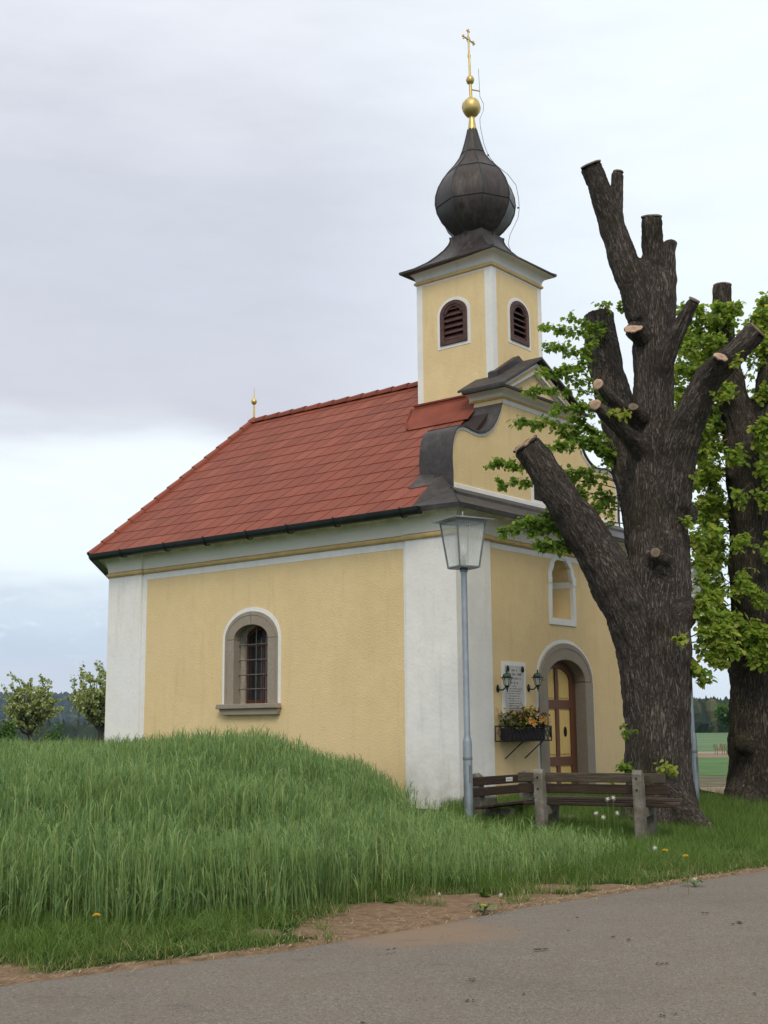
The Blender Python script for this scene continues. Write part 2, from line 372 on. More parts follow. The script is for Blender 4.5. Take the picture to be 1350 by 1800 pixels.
def m_leaf(name, stops, trans=.35, rough=.55, attr='tint'):
    m = NT(name); a = m.n('ShaderNodeAttribute'); a.attribute_name = attr
    col = m.ramp(a.outputs['Fac'], stops); m.color(col); m.rough(rough); m.b.inputs['Specular IOR Level'].default_value = .25
    tr = m.n('ShaderNodeBsdfTranslucent'); g = m.mix(1.0, col, (1.25, 1.25, .75), 'MULTIPLY'); m.l(g, tr.inputs[0])
    mx = m.n('ShaderNodeMixShader'); mx.inputs[0].default_value = trans
    m.l(m.b.outputs[0], mx.inputs[1]); m.l(tr.outputs[0], mx.inputs[2]); m.l(mx.outputs[0], m.out.inputs[0]); return m.m
LEAF = m_leaf('linden_leaf', [(0, (.10, .19, .034)), (.45, (.21, .33, .055)), (.8, (.36, .45, .085)), (1, (.44, .44, .13))], .6)
RYE = m_leaf('rye_blade', [(0, (.090, .170, .068)), (.35, (.150, .255, .105)), (.75, (.25, .36, .135)), (.94, (.36, .42, .18)), (1, (.50, .46, .25))], .4, .6)
GRASS = m_leaf('verge_grass_blade', [(0, (.060, .115, .026)), (.5, (.110, .195, .044)), (.9, (.19, .27, .07)), (1, (.38, .34, .17))], .4, .65)
PEAR = m_leaf('pear_leaf_and_blossom', [(0, (.13, .18, .05)), (.4, (.25, .31, .10)), (.7, (.37, .42, .18)), (.9, (.50, .53, .31)), (1, (.66, .67, .48))], .4, .7)
BUSH = m_leaf('bush_leaf', [(0, (.03, .075, .015)), (.5, (.05, .12, .02)), (1, (.12, .20, .05))], .25, .7)
WOODS = m_leaf('far_woods', [(0, (.016, .028, .020)), (.5, (.030, .045, .028)), (.8, (.055, .062, .036)), (1, (.075, .085, .045))], .0, .95)
STRAW = m_leaf('dry_straw', [(0, (.26, .19, .10)), (1, (.50, .40, .24))], .1, .8)

# ------------------------------------------------------------------ ground
# road edge (north-east side), then height control points
EDGE = [(-60, -42), (-30, -18), (-14, -2.5), (-7, 4.6), (-2.6, 8.5), (-1.7, 9.17), (-.77, 9.79), (-.19, 10.42), (.37, 10.98), (1.13, 11.89), (2.04, 12.75), (3.08, 13.75), (4.35, 14.92), (8, 17.8), (16, 23.2), (40, 41), (120, 100)]
EDGE = np.array(EDGE, float)
def edge_dist(P):
    """signed distance from the road edge: + on the grass side"""
    P = np.atleast_2d(P); best = np.full(len(P), 1e9); sg = np.ones(len(P))
    for a, b in zip(EDGE[:-1], EDGE[1:]):
        d = b - a; L = d @ d; t = np.clip(((P - a) @ d) / L, 0, 1); q = a + t[:, None] * d; w = P - q; dd = np.hypot(w[:, 0], w[:, 1])
        cr_ = d[0] * w[:, 1] - d[1] * w[:, 0]; m = dd < best; best[m] = dd[m]; sg[m] = np.sign(cr_[m])
    return best * np.where(sg >= 0, 1, -1)
CP = np.array([(-9, 18, .66), (-6, 18, .68), (-4, 18, .70), (-3, 18, .80), (-1.9, 18, .97), (-1.3, 18, .83), (-.93, 18, .72), (-.45, 18, .58), (0, 18, .38), (.4, 18, .26), (1.2, 18, .22), (2.2, 17.5, .22), (3.6, 17, .21),
               (-1.5, 14, .62), (-3, 14, .62), (-5, 14, .55), (-7, 14, .6), (0, 14, .22), (1.5, 14, .10), (-3, 11, .25), (-1.2, 11, .22), (0, 11.6, .10), (5, 19.5, .26), (7, 20, .22), (8.5, 24, .1), (12, 30, .06), (20, 30, .06),
               (1.3, 20.7, .22), (.6, 21.4, .31), (-.7, 22.3, .47), (-2, 24, .78), (-4, 26, .78), (-6, 24, .74), (-9, 26, .72), (.3, 17, .17), (1.1, 17, .12), (-.15, 19, .30), (-.35, 21, .42), (.2, 15.8, .12), (.7, 17.5, .15), (.6, 19, .22), (-.3, 17, .40), (-2.0, 19.5, .95), (-1.75, 17, .92), (1.2, 19.5, .25), (3.3, 22.5, .34), (5.5, 25, .18), (8, 27, .08), (11, 35, .06), (8, 40, .06), (20, 45, .06), (7.5, 23.6, .12), (-10, 40, .6), (0, 45, .3), (10, 45, .06), (-20, 30, .7), (30, 60, .2), (-30, 60, .2), (0, 80, .2), (30, 30, .2), (60, 60, .2)], float)
def height(P):
    P = np.atleast_2d(np.asarray(P, float)); d2 = ((P[:, None, :] - CP[None, :, :2]) ** 2).sum(2)
    w = 1 / (d2 + .35) ** 1.9; z = (w * CP[None, :, 2]).sum(1) / w.sum(1)
    far = np.hypot(P[:, 0], P[:, 1]); z = np.where(far > 60, z + (0.06 - z) * np.clip((far - 60) / 60, 0, 1), z)
    e = edge_dist(P); k = np.clip(e / 5.0, 0, 1); k = k * k * (3 - 2 * k)
    z = z * k; z += np.where(e < 0, np.clip(-e * .004, 0, 0), 0)
    # left: ground falls away into the valley behind the field crest
    lf = np.clip((-P[:, 0] - 8 - P[:, 1] * .18) / 60, 0, 1) * 0
    drop = np.clip((P[:, 1] - 40) / 200, 0, 1) * np.clip((-P[:, 0]) / (P[:, 1] * .12 + 1), 0, 1)
    return z - drop * 9.0 - lf
def H(x, y): return float(height([(x, y)])[0])

def m_ground():
    m = NT('soil_and_turf'); big = m.noise(.6, 6, .6); sm = m.noise(9, 6, .7); fn = m.noise(60, 4, .7)
    soil = m.ramp(sm, [(.3, (.15, .095, .058)), (.5, (.22, .150, .098)), (.7, (.30, .22, .15))])
    soil = m.mix(m.mr(fn, .55, .75, 0, .5), soil, (.27, .21, .14))
    turf = m.ramp(sm, [(.3, (.020, .038, .010)), (.6, (.045, .075, .020)), (.8, (.08, .095, .035))])
    a = m.n('ShaderNodeAttribute'); a.attribute_name = 'soil'
    f = m.math('ADD', a.outputs['Fac'], m.math('MULTIPLY', m.math('SUBTRACT', sm, .5), .9))
    col = m.mix(m.mr(f, .35, .6), turf, soil); m.color(col); m.rough(.97); m.b.inputs['Specular IOR Level'].default_value = .05
    m.bump(m.math('ADD', m.noise(14, 6, .7), m.math('MULTIPLY', fn, .5)), .7, .05); return m.m
def m_road():
    m = NT('worn_asphalt'); fn = m.noise(95, 4, .8); med = m.noise(2.2, 6, .62, m.co((1, 1, 1))); big = m.noise(.35, 5)
    col = m.ramp(fn, [(.33, (.085, .075, .064)), (.5, (.168, .150, .128)), (.68, (.30, .27, .235))])
    col = m.mix(m.mr(med, .35, .7, 0, .55), col, (.165, .138, .110)); col = m.mix(m.mr(big, .45, .7, 0, .35), col, (.10, .094, .088))
    crk = m.vor(.55, m.co((1, 1, 1)), 'DISTANCE_TO_EDGE'); agg = m.vor(70, None, 'F1', 'Color'); sg = m.n('ShaderNodeSeparateColor'); m.l(agg, sg.inputs[0]); col = m.mix(m.mr(sg.outputs[0], .84, .97, 0, .38), col, (.30, .28, .25)); col = m.mix(m.mr(sg.outputs[1], .88, .98, 0, .4), col, (.045, .042, .040))
    # dust spread from the verge
    a = m.n('ShaderNodeAttribute'); a.attribute_name = 'dust'
    f = m.mr(m.math('ADD', a.outputs['Fac'], m.math('MULTIPLY', m.math('SUBTRACT', m.noise(3.5, 7, .7), .5), .9)), .45, .95, 0, .8)
    col = m.mix(f, col, (.23, .165, .115))
    wt_ = m.mr(m.noise(1.1, 5, .6, m.co((1, 2.2, 1))), .60, .74, 0, .35); col = m.mix(wt_, col, (.055, .054, .055))
    m.color(col); m.rough(.97); m.b.inputs['Specular IOR Level'].default_value = .08; m.bump(m.math('ADD', fn, m.math('MULTIPLY', m.noise(35, 4), .6)), .35, .008); return m.m
def grid(name, xs, ys, zf, mat, attrs=None, keep=None, kind='structure', smooth=True):
    X, Y = np.meshgrid(xs, ys); P = np.stack([X.ravel(), Y.ravel()], 1); Z = zf(P)
    nx, ny = len(xs), len(ys); idx = np.arange(nx * ny).reshape(ny, nx)
    q = np.stack([idx[:-1, :-1], idx[:-1, 1:], idx[1:, 1:], idx[1:, :-1]], -1).reshape(-1, 4)
    if keep is not None:
        k = keep(P); q = q[k[q].any(1)]
    me = bpy.data.meshes.new(name); me.from_pydata(np.column_stack([P, Z]).tolist(), [], q.tolist())
    if attrs:
        for an, fn in attrs.items():
            a = me.attributes.new(an, 'FLOAT', 'POINT'); a.data.foreach_set('value', fn(P).astype(np.float32))
    me.materials.append(mat)
    if smooth: me.shade_smooth()
    o = bpy.data.objects.new(name, me); COL.objects.link(o); tag(o, kind=kind); return o

def pnoise(P, s, o=0.0): return np.array([noise.noise(Vector((p[0] * s + o, p[1] * s - o, o))) for p in P])
BARE = [(.1, 11.7, .75), (.7, 12.3, .62), (-.05, 10.95, .85), (.45, 11.5, .75), (.85, 12.0, .5), (-.35, 10.45, .4), (-2.65, 8.9, .4), (-3.2, 8.7, .5), (1.5, 12.6, .42), (2.3, 13.3, .35), (1.7, 13.3, .40), (-1.0, 10.45, .20), (-.6, 10.6, .22)]
def bare(P):
    P = np.atleast_2d(P); f = np.zeros(len(P))
    for x, y, r in BARE: f = np.maximum(f, 1.25 - np.hypot(P[:, 0] - x, P[:, 1] - y) / r)
    e = edge_dist(P); f = np.maximum(f, 1.15 - np.abs(e) / .12 * .5)
    return np.clip(f, 0, 1)
def soil_attr(P):
    f = bare(P); far = np.hypot(P[:, 0], P[:, 1])
    rye_under = 0.55
    return np.clip(np.maximum(f, np.where(far < 25, rye_under * 0 + .25, .1)), 0, 1)
GND = m_ground()
xs = np.concatenate([np.linspace(-900, -60, 14), np.linspace(-50, -14, 14), np.arange(-12, 10.01, .14), np.linspace(12, 50, 16), np.linspace(60, 900, 16)])
ys = np.concatenate([np.linspace(-60, 2, 10), np.arange(3, 26, .14), np.linspace(27, 60, 16), np.linspace(75, 3000, 30)])
def gz(P):
    z = height(P); e = edge_dist(P); z = np.where(e < .02, np.minimum(z, 0) - .05, z + .005 + .012 * np.clip(pnoise(P, 2.3), -1, 1) * (np.hypot(P[:, 0], P[:, 1]) < 30)); return z
ground = grid('ground', xs, ys, gz, GND, {'soil': soil_attr})

# road sheet: strip along the edge, slightly irregular rim
def road_sheet():
    e = EDGE; pts = []
    for i in range(len(e) - 1):
        n = max(1, int(np.hypot(*(e[i + 1] - e[i])) / .15)) if abs(e[i][0]) < 17 else 4
        for k in range(n): pts.append(e[i] + (e[i + 1] - e[i]) * k / n)
    pts.append(e[-1]); pts = np.array(pts); d = np.gradient(pts, axis=0); nrm = np.stack([d[:, 1], -d[:, 0]], 1); nrm /= np.linalg.norm(nrm, axis=1)[:, None]
    for _ in range(6): nrm[1:-1] = (nrm[:-2] + nrm[1:-1] * 2 + nrm[2:]) / 4
    nrm /= np.linalg.norm(nrm, axis=1)[:, None]
    off = [0, .08, .2, .4, .7, 1.1, 1.7, 2.6, 4.0, 5.2, 5.5]; vs = []; dust = []
    for j, o in enumerate(off):
        for i, p in enumerate(pts):
            w = .05 * noise.noise(Vector((p[0] * 1.7, p[1] * 1.7, 0))) + .02 * noise.noise(Vector((p[0] * 7, p[1] * 7, 3))) if j == 0 else 0
            q = p + nrm[i] * (o + w); vs.append((q[0], q[1], .004 - (.03 if j == 0 else 0) + min(.035, o * .02)))
            near = max(0, 1 - math.hypot(q[0] - .25, q[1] - 10.5) / 1.5); near2 = max(0, 1 - math.hypot(q[0] + 2.8, q[1] - 8.1) / .7)
            dust.append(min(1, max(near * 1.25, near2, .62 - o * 1.6 if o < .4 else 0, .42 * math.exp(-((o - 2.6) / 1.2) ** 2))))
    n = len(pts); fs = [(j * n + i, (j + 1) * n + i, (j + 1) * n + i + 1, j * n + i + 1) for j in range(len(off) - 1) for i in range(n - 1)]
    me = bpy.data.meshes.new('road'); me.from_pydata(vs, [], fs)
    a = me.attributes.new('dust', 'FLOAT', 'POINT'); a.data.foreach_set('value', dust); me.materials.append(m_road()); me.shade_smooth()
    bm = bmesh.new(); bm.from_mesh(me); bmesh.ops.recalc_face_normals(bm, faces=bm.faces)
    if sum(f.normal.z for f in bm.faces) < 0: bmesh.ops.reverse_faces(bm, faces=bm.faces)
    bm.to_mesh(me); bm.free()
    o = bpy.data.objects.new('road', me); COL.objects.link(o); tag(o, kind='structure')
road_sheet()

# far flat sheets seen between the two trunks (yard, verge, field, track, field)
def sheet(name, x0, x1, y0, y1, z, mat, kind='structure'):
    mb = MB(); nx = 24; vs = []
    for i in range(nx + 1):
        t = i / nx; x = x0 + (x1 - x0) * t
        vs += [(x, y0 + .35 * noise.noise(Vector((x * .5, y0, 0))), z), (x, y1 + .35 * noise.noise(Vector((x * .5, y1, 0))), z)]
    mb.add(vs, [(2 * i, 2 * i + 2, 2 * i + 3, 2 * i + 1) for i in range(nx)])
    o = mb.build(name, mat, fix=False); tag(o, kind=kind); return o
DIRT = simple('gravel_yard', (.235, .165, .115), .95, var=.25, scale=2.5, bump=.5)
FLD1 = simple('young_crop', (.060, .135, .030), .95, var=.28, scale=.5, bump=.6, bscale=4)
FLD2 = simple('far_crop', (.085, .155, .060), .95, var=.22, scale=.08, bump=.4, bscale=1)
VRG = simple('brown_verge', (.10, .095, .045), .95, var=.45, scale=1.2, bump=.6, bscale=8)
sheet('gravel_yard', 7, 40, 23.2, 30.4, .235, DIRT)
sheet('verge', 5, 60, 30.4, 37, .24, VRG)
sheet('crop_field', 4, 90, 37, 59, .243, FLD1)
sheet('field_track', 4, 130, 59, 69, .246, simple('track_soil', (.20, .14, .095), .95, var=.25, scale=.6))
sheet('track_edge', 4, 130, 69, 73, .249, simple('pale_track_edge', (.26, .25, .15), .95, var=.2, scale=.6))
sheet('far_field', 2, 500, 73, 330, .252, FLD2)

# ------------------------------------------------------------------ chapel (local frame: x = v along the facade, y = u along the nave)
KX, KY = 1.18272673, 21.0
chapel = empty('chapel', (KX, KY, 0), math.atan2(0.77532479, 0.63156272))
tag(chapel, 'yellow and white wayside chapel with red tiled roof and onion-domed turret', 'chapel')
def LF(a, b, d): return (d, a, b)         # long wall: outline (u, z), depth v
def FF(a, b, d): return (a, d, b)         # facade: outline (v, z), depth u
def W2(v, u, z):                          # chapel-local -> world
    c, s = 0.63156272, 0.77532479
    return Vector((KX + c * v - s * u, KY + s * v + c * u, z))

def arch(c, hw, spring, apex, z0, n=18, p=1.0):
    """closed outline: rectangle with an elliptical head"""
    pts = [(c - hw, z0), (c + hw, z0)]
    for i in range(n + 1):
        t = PI * i / n; pts.append((c + hw * math.cos(t), spring + (apex - spring) * (math.sin(t) ** p)))
    return pts
def ring(mb, outer, inner, fn, d0, d1, zcut=None):
    """frame between two outlines with the same number of points"""
    n = len(outer)
    o0 = [fn(*p, d0) for p in outer]; i0 = [fn(*p, d0) for p in inner]; o1 = [fn(*p, d1) for p in outer]; i1 = [fn(*p, d1) for p in inner]
    fs = []
    for k in range(n):
        j = (k + 1) % n
        fs += [(k, j, n + j, n + k), (2 * n + k, 3 * n + k, 3 * n + j, 2 * n + j), (k, 2 * n + k, 2 * n + j, j), (n + k, n + j, 3 * n + j, 3 * n + k)]
    return mb.add(o0 + i0 + o1 + i1, fs)
def strip_open(mb, outer, inner, fn, d0, d1):
    """same but open at the foot (skips the bottom edge 0-1)"""
    n = len(outer); o0 = [fn(*p, d0) for p in outer]; i0 = [fn(*p, d0) for p in inner]; o1 = [fn(*p, d1) for p in outer]; i1 = [fn(*p, d1) for p in inner]
    fs = []
    for k in range(1, n):
        j = (k + 1) % n
        fs += [(k, j, n + j, n + k), (2 * n + k, 3 * n + k, 3 * n + j, 2 * n + j), (k, 2 * n + k, 2 * n + j, j), (n + k, n + j, 3 * n + j, 3 * n + k)]
    for k in (0, 1): fs.append((k, n + k, 3 * n + k, 2 * n + k))
    return mb.add(o0 + i0 + o1 + i1, fs)

# --- walls
win_in = arch(4.79, .49, 3.33, 3.62, 2.14); wall_t = .5
MB().holed([(0.0, -.6), (9, -.6), (9, 5.3), (0.0, 5.3)], [arch(4.79, .60, 3.33, 3.74, 2.0)], LF, 0, wall_t).build('side_wall', YEL, chapel)
door_hole = arch(3.41, .82, 2.47, 3.0, -.5); niche_hole = arch(3.38, .41, 4.33, 4.80, 3.60)
MB().holed([(.0, -.6), (6.8, -.6), (6.8, 5.3), (.0, 5.3)], [arch(3.41, .82, 2.47, 3.0, -.2), niche_hole], FF, -.001, wall_t).build('front_wall', YEL, chapel)
mb = MB(); mb.box((6.3, .5, -.6), (6.8, 9, 5.3)); mb.build('side_wall', YEL, chapel)
apse = [(0, 9), (2.0, 11), (4.8, 11), (6.8, 9)]
mb = MB(); out_ = [(0, 9), (2, 11), (4.8, 11), (6.8, 9), (6.3, 9), (4.6, 10.5), (2.2, 10.5), (.5, 9)]
mb.prism([(p[0], p[1]) for p in out_], lambda a, b, d: (a, b, d), -.6, 5.3); mb.build('apse_wall', YEL, chapel)

# --- sweep along the building outline
PO = .05
OUT = [(-PO, -PO), (.97, -PO), (.97, 0), (5.83, 0), (5.83, -PO), (6.8 + PO, -PO), (6.8 + PO, 1.02), (6.8, 1.02), (6.8, 7.97), (6.8 + PO, 7.97), (6.8 + PO, 9.02), (4.82, 11.05), (1.98, 11.05), (-PO, 9.02), (-PO, 7.97), (0, 7.97), (0, 1.02), (-PO, 1.02)]
def sweep(mb, prof, poly, closed=True):
    n = len(poly); rings = []
    for i in range(n):
        p = Vector(poly[i]); a = Vector(poly[i - 1]); b = Vector(poly[(i + 1) % n])
        d1 = (p - a).normalized() if closed or i > 0 else None; d2 = (b - p).normalized() if closed or i < n - 1 else None
        if d1 is None: d1 = d2
        if d2 is None: d2 = d1
        n1 = Vector((d1.y, -d1.x)); n2 = Vector((d2.y, -d2.x)); m = n1 + n2; L = m.dot(n1)
        m = m / L if abs(L) > 1e-6 else n1
        rings.append([(p.x + m.x * o, p.y + m.y * o, z) for o, z in prof])
    k = len(prof); vs = [q for r_ in rings for q in r_]; fs = []
    for i in range(n if closed else n - 1):
        j = (i + 1) % n
        fs += [(i * k + a, j * k + a, j * k + (a + 1) % k, i * k + (a + 1) % k) for a in range(k)]
    if not closed: fs += [tuple(range(k)), tuple(reversed([(n - 1) * k + a for a in range(k)]))]
    return mb.add(vs, fs)
mold = [(-.02, 4.82)] + [(.002 + .055 * math.sin(PI * i / 8), 4.87 - .05 * math.cos(PI * i / 8)) for i in range(9)] + [(-.02, 4.92)]
sweep(MB(), mold, OUT).build('moulding', MOLD, chapel, smooth=40)
cove = [(-.02, 4.925), (.02, 4.925)] + [(.02 + .27 * (1 - math.cos(PI / 2 * i / 8)), 4.93 + .31 * math.sin(PI / 2 * i / 8)) for i in range(1, 9)] + [(.31, 5.262), (-.02, 5.262)]
sweep(MB(), cove, OUT).build('cornice', FRZ, chapel, smooth=35)
# white painted bands and corner pilasters
mb = MB(); mb.box((-.004, 1.02, 4.70), (.02, 7.97, 4.819)); mb.box((-.004, 1.023, -.5), (.02, 1.10, 4.70)); mb.box((-.004, 7.84, -.5), (.02, 7.967, 4.70))
mb.box((.973, -.005, 4.72), (5.827, .02, 4.819)); mb.box((.973, -.004, -.5), (.99, .02, 4.72)); mb.build('painted_band', WHTC, chapel)
def pil(poly): 
    o = MB().prism(poly, lambda a, b, d: (a, b, d), -.5, 4.819).build('corner_pilaster', WHT, chapel); return o
pil([(-PO, -PO), (.97, -PO), (.97, .02), (.02, .02), (.02, 1.02), (-PO, 1.02)])
pil([(5.83, -PO), (6.85, -PO), (6.85, 1.02), (6.78, 1.02), (6.78, .02), (5.83, .02)])
pil([(-PO, 7.97), (.02, 7.97), (.02, 8.99), (.14, 9.12), (.12, 9.19), (-PO, 9.02)])
pil([(6.85, 7.97), (6.78, 7.97), (6.78, 8.99), (6.66, 9.12), (6.68, 9.19), (6.85, 9.02)])

# --- arched side window: painted surround, granite frame, sill, grating, casement
window = empty('window', (0, 0, 0), 0, chapel)
N = 20
def wa(c, hw, sp, ap, z0): return arch(c, hw, sp, ap, z0, N)
mb = MB(); strip_open(mb, wa(4.79, .775, 3.33, 3.93, 2.10), wa(4.79, .70, 3.33, 3.85, 2.10), LF, -.006, .03); mb.build('painted_surround', WHTC, window)
def arc_piece(mb, c, hwo, apo, hwi, api, sp, a0, a1, fn, d0, d1, n=10):
    o = [(c + hwo * math.cos(a0 + (a1 - a0) * i / n), sp + (apo - sp) * math.sin(a0 + (a1 - a0) * i / n)) for i in range(n + 1)]
    i_ = [(c + hwi * math.cos(a0 + (a1 - a0) * i / n), sp + (api - sp) * math.sin(a0 + (a1 - a0) * i / n)) for i in range(n + 1)]
    poly = o + i_[::-1]; return mb.prism(poly, fn, d0, d1)
e_ = math.radians(.7)
fr = MB(); fr.prism([(5.243, 2.11), (5.49, 2.11), (5.49, 3.325), (5.243, 3.325)], LF, -.028, .16); bevel(fr.build('stone_jamb', GRAN, window), .008)
fr = MB(); fr.prism([(4.09, 2.11), (4.337, 2.11), (4.337, 3.325), (4.09, 3.325)], LF, -.028, .16); bevel(fr.build('stone_jamb', GRAN, window), .008)
fr = MB(); arc_piece(fr, 4.79, .70, 3.85, .453, 3.60, 3.33, e_, PI / 2 - e_, LF, -.028, .16); bevel(fr.build('stone_arch', GRAN, window), .008)
fr = MB(); arc_piece(fr, 4.79, .70, 3.85, .453, 3.60, 3.33, PI / 2 + e_, PI - e_, LF, -.028, .16); bevel(fr.build('stone_arch', GRAN, window), .008)
fr = MB(); strip_open(fr, wa(4.79, .655, 3.33, 3.80, 2.12), wa(4.79, .635, 3.33, 3.78, 2.12), LF, -.036, -.026); fr.build('carved_groove', GRAN, window)
sl = MB(); sl.prism([(3.98, 2.02), (5.61, 2.02), (5.58, 2.11), (4.01, 2.11)], LF, -.15, .2); sl.prism([(4.03, 1.90), (5.47, 1.905), (5.57, 2.018), (4.0, 2.018)], LF, -.10, .05); bevel(sl.build('window_sill', GRAN, window), .012)
mb = MB(); strip_open(mb, wa(4.79, .60, 3.33, 3.74, 2.11), wa(4.79, .49, 3.33, 3.62, 2.11), LF, .165, .42); mb.box((.16, 4.25, 2.05), (.42, 5.32, 2.115)); mb.build('window_reveal', PLAST, window)
cs = empty('casement', (0, 0, 0), 0, window)
mb = MB(); ring(mb, wa(4.79, .48, 3.33, 3.60, 2.12), wa(4.79, .40, 3.33, 3.52, 2.19), LF, .33, .39); mb.box((.33, 4.765, 2.13), (.385, 4.815, 3.5)); mb.box((.33, 4.35, 3.20), (.385, 5.2, 3.24)); mb.build('casement_frame', m_wood('reddish_window_frame', (.05, .018, .010), (.09, .034, .020), (.14, .06, .04), .6, (3, 30, 3)), cs)
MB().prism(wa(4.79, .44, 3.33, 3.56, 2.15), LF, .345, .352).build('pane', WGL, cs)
for u in (5.05, 4.79, 4.53):
    MB().tube([(.13, u, 2.115), (.13, u, 3.33 + .26 * math.sqrt(max(0, 1 - ((u - 4.79) / .48) ** 2)))], .009, 6).build('grille_bar', BARM, window)
for z in (2.42, 2.69, 2.97, 3.26)[::-1]:
    z -= .0; MB().tube([(.118, 4.35, z - .03), (.118, 5.24, z - .03)], .011, 6).build('grille_bar', BARM, window)
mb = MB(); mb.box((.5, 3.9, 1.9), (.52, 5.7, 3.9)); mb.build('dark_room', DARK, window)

# --- portal: painted surround, granite frame, panelled door
portal = empty('portal', (0, 0, 0), 0, chapel)
A = lambda hw, ap, z0=.2: arch(3.41, hw, 2.47, ap, z0, N)
mb = MB(); strip_open(mb, A(1.01, 3.235), A(.95, 3.17), FF, -.007, .03); mb.build('painted_surround', WHTC, portal)
for s_ in (-1, 1):
    a, b = sorted((3.41 + s_ * .95, 3.41 + s_ * .665))
    bevel(MB().prism([(a, .2), (b, .2), (b, 2.462), (a, 2.462)], FF, -.035, .26).build('stone_jamb', GRAN, portal), .012)
fr = MB(); arc_piece(fr, 3.41, .95, 3.17, .665, 2.86, 2.47, 0, PI, FF, -.035, .26, 20); bevel(fr.build('stone_arch', GRAN, portal), .012)
fr = MB(); arc_piece(fr, 3.41, .88, 3.09, .86, 3.07, 2.48, 0, PI, FF, -.042, -.03, 20); fr.build('carved_groove', GRAN, portal)
mb = MB(); mb.box((2.62, -.5, .02), (4.26, .26, .30)); bevel(mb.build('door_step', GRAN, portal), .02)
door = empty('door', (0, 0, 0), 0, portal)
DZ = .205; T = lambda hw, ap, z0: arch(3.40, hw, 2.45, ap, z0, N)
MB().prism(arch(3.42, .66, 2.47, 2.90, .3, N), FF, DZ + .02, DZ + .06).build('door_panel', DYEL, door)
mb = MB(); ring(mb, arch(3.42, .66, 2.47, 2.90, .3, N), arch(3.42, .47, 2.47, 2.72, .52, N), FF, DZ - .012, DZ + .021)
mb.prism([(3.37, .5), (3.47, .5), (3.47, 2.73), (3.37, 2.73)], FF, DZ - .010, DZ + .02)
for z0, z1 in ((1.97, 2.13), (.93, 1.09)):
    mb.prism([(2.94, z0), (3.372, z0), (3.372, z1), (2.94, z1)], FF, DZ - .009, DZ + .019); mb.prism([(3.468, z0), (3.90, z0), (3.90, z1), (3.468, z1)], FF, DZ - .009, DZ + .019)
mb.build('door_frame', DBROWN, door)
for s_ in (-1, 1):
    for z0, z1 in ((2.16, 2.66), (1.13, 1.93), (.55, .90)):
        c_ = 3.42 + s_ * .26; hw = .17; zz = z1 - (.0 if z1 < 2.5 else .16)
        bevel(MB().prism([(c_ - hw, z0), (c_ + hw, z0), (c_ + hw, zz), (c_ - hw, zz)], FF, DZ + .004, DZ + .022).build('raised_field', DYEL, door), .01, 1)
    c_ = 3.42 + s_ * .27
    mb = MB(); mb.prism([(c_ + .055 * math.cos(t * PI / 8), 1.545 + .095 * math.sin(t * PI / 8)) for t in range(16)], FF, DZ - .004, DZ + .006); mb.build('door_opening', DARK, door)
mb = MB(); mb.box((2.6, DZ + .07, .2), (4.3, DZ + .09, 3.1)); mb.build('dark_room', DARK, door)

# --- shell-headed niche above the portal
niche = empty('niche', (0, 0, 0), 0, chapel)
nc, nhw, nsp, nap, nz0 = 3.38, .385, 4.33, 4.80, 3.62
def scal(hw, ap, amp):
    pts = [(nc - hw, nz0), (nc + hw, nz0)]; n = 64
    for i in range(n + 1):
        t = PI * i / n; k = 1 - amp * abs(math.sin(t * 5.5 + PI / 2 * 0)) ** .6 if amp else 1
        pts.append((nc + hw * k * math.cos(t), nsp + (ap - nsp) * k * math.sin(t)))
    return pts
mb = MB(); ring(mb, [(nc + (p[0] - nc) * 1.235, p[1] if p[1] > nsp else p[1]) if p[1] > nz0 + .001 else (nc + (p[0] - nc) * 1.235, nz0 - .12) for p in [(q[0], nsp + (q[1] - nsp) * 1.16 if q[1] > nsp else q[1]) for q in scal(nhw, nap, 0)]], scal(nhw - .005, nap, .085), FF, -.02, .05)
mb.build('painted_surround', WHTC, niche)
for s_ in (-1, 1): mb = MB(); x = nc + s_ * (nhw + .045); mb.box((x - .06, -.032, nsp - .06), (x + .06, -.018, nsp + .10)); mb.build('impost', WHTC, niche)
def niche_shell():
    n, k = 44, 10; vs = []; fs = []
    for j in range(k + 1):
        t = j / k * PI / 2
        for i in range(n + 1):
            a = PI * i / n; fl = 1 - .10 * math.sin(t) * abs(math.sin(a * 5.5)) ** .7
            vs.append((nc + nhw * fl * math.cos(a) * math.sin(t), .04 + .42 * math.cos(t) * fl, nsp + .03 + (nap - nsp) * fl * math.sin(a) * math.sin(t)))
    for j in range(k):
        for i in range(n): a = j * (n + 1) + i; fs.append((a, a + 1, a + n + 2, a + n + 1))
    return MB().add(vs, fs)
niche_shell().build('shell_vault', YELS, niche, smooth=60, fix=False)
def halfcyl(z0, z1, sc_=1.0, n=20):
    vs = []; fs = []
    for z in (z0, z1):
        for i in range(n + 1):
            a = PI * i / n; vs.append((nc + nhw * sc_ * math.cos(a), .04 + .42 * sc_ * math.sin(a), z))
    for i in range(n): fs.append((i, i + 1, n + 2 + i, n + 1 + i))
    return MB().add(vs, fs)
halfcyl(nz0 - .02, nsp + .03).build('niche_back', YELS, niche, smooth=60, fix=False)
halfcyl(nsp - .10, nsp + .015, .975).build('niche_band', WHTC, niche, smooth=60, fix=False)
mb = MB(); mb.box((nc - .42, .03, nz0 - .05), (nc + .42, .47, nz0 - .0)); mb.build('niche_floor', YELS, niche)

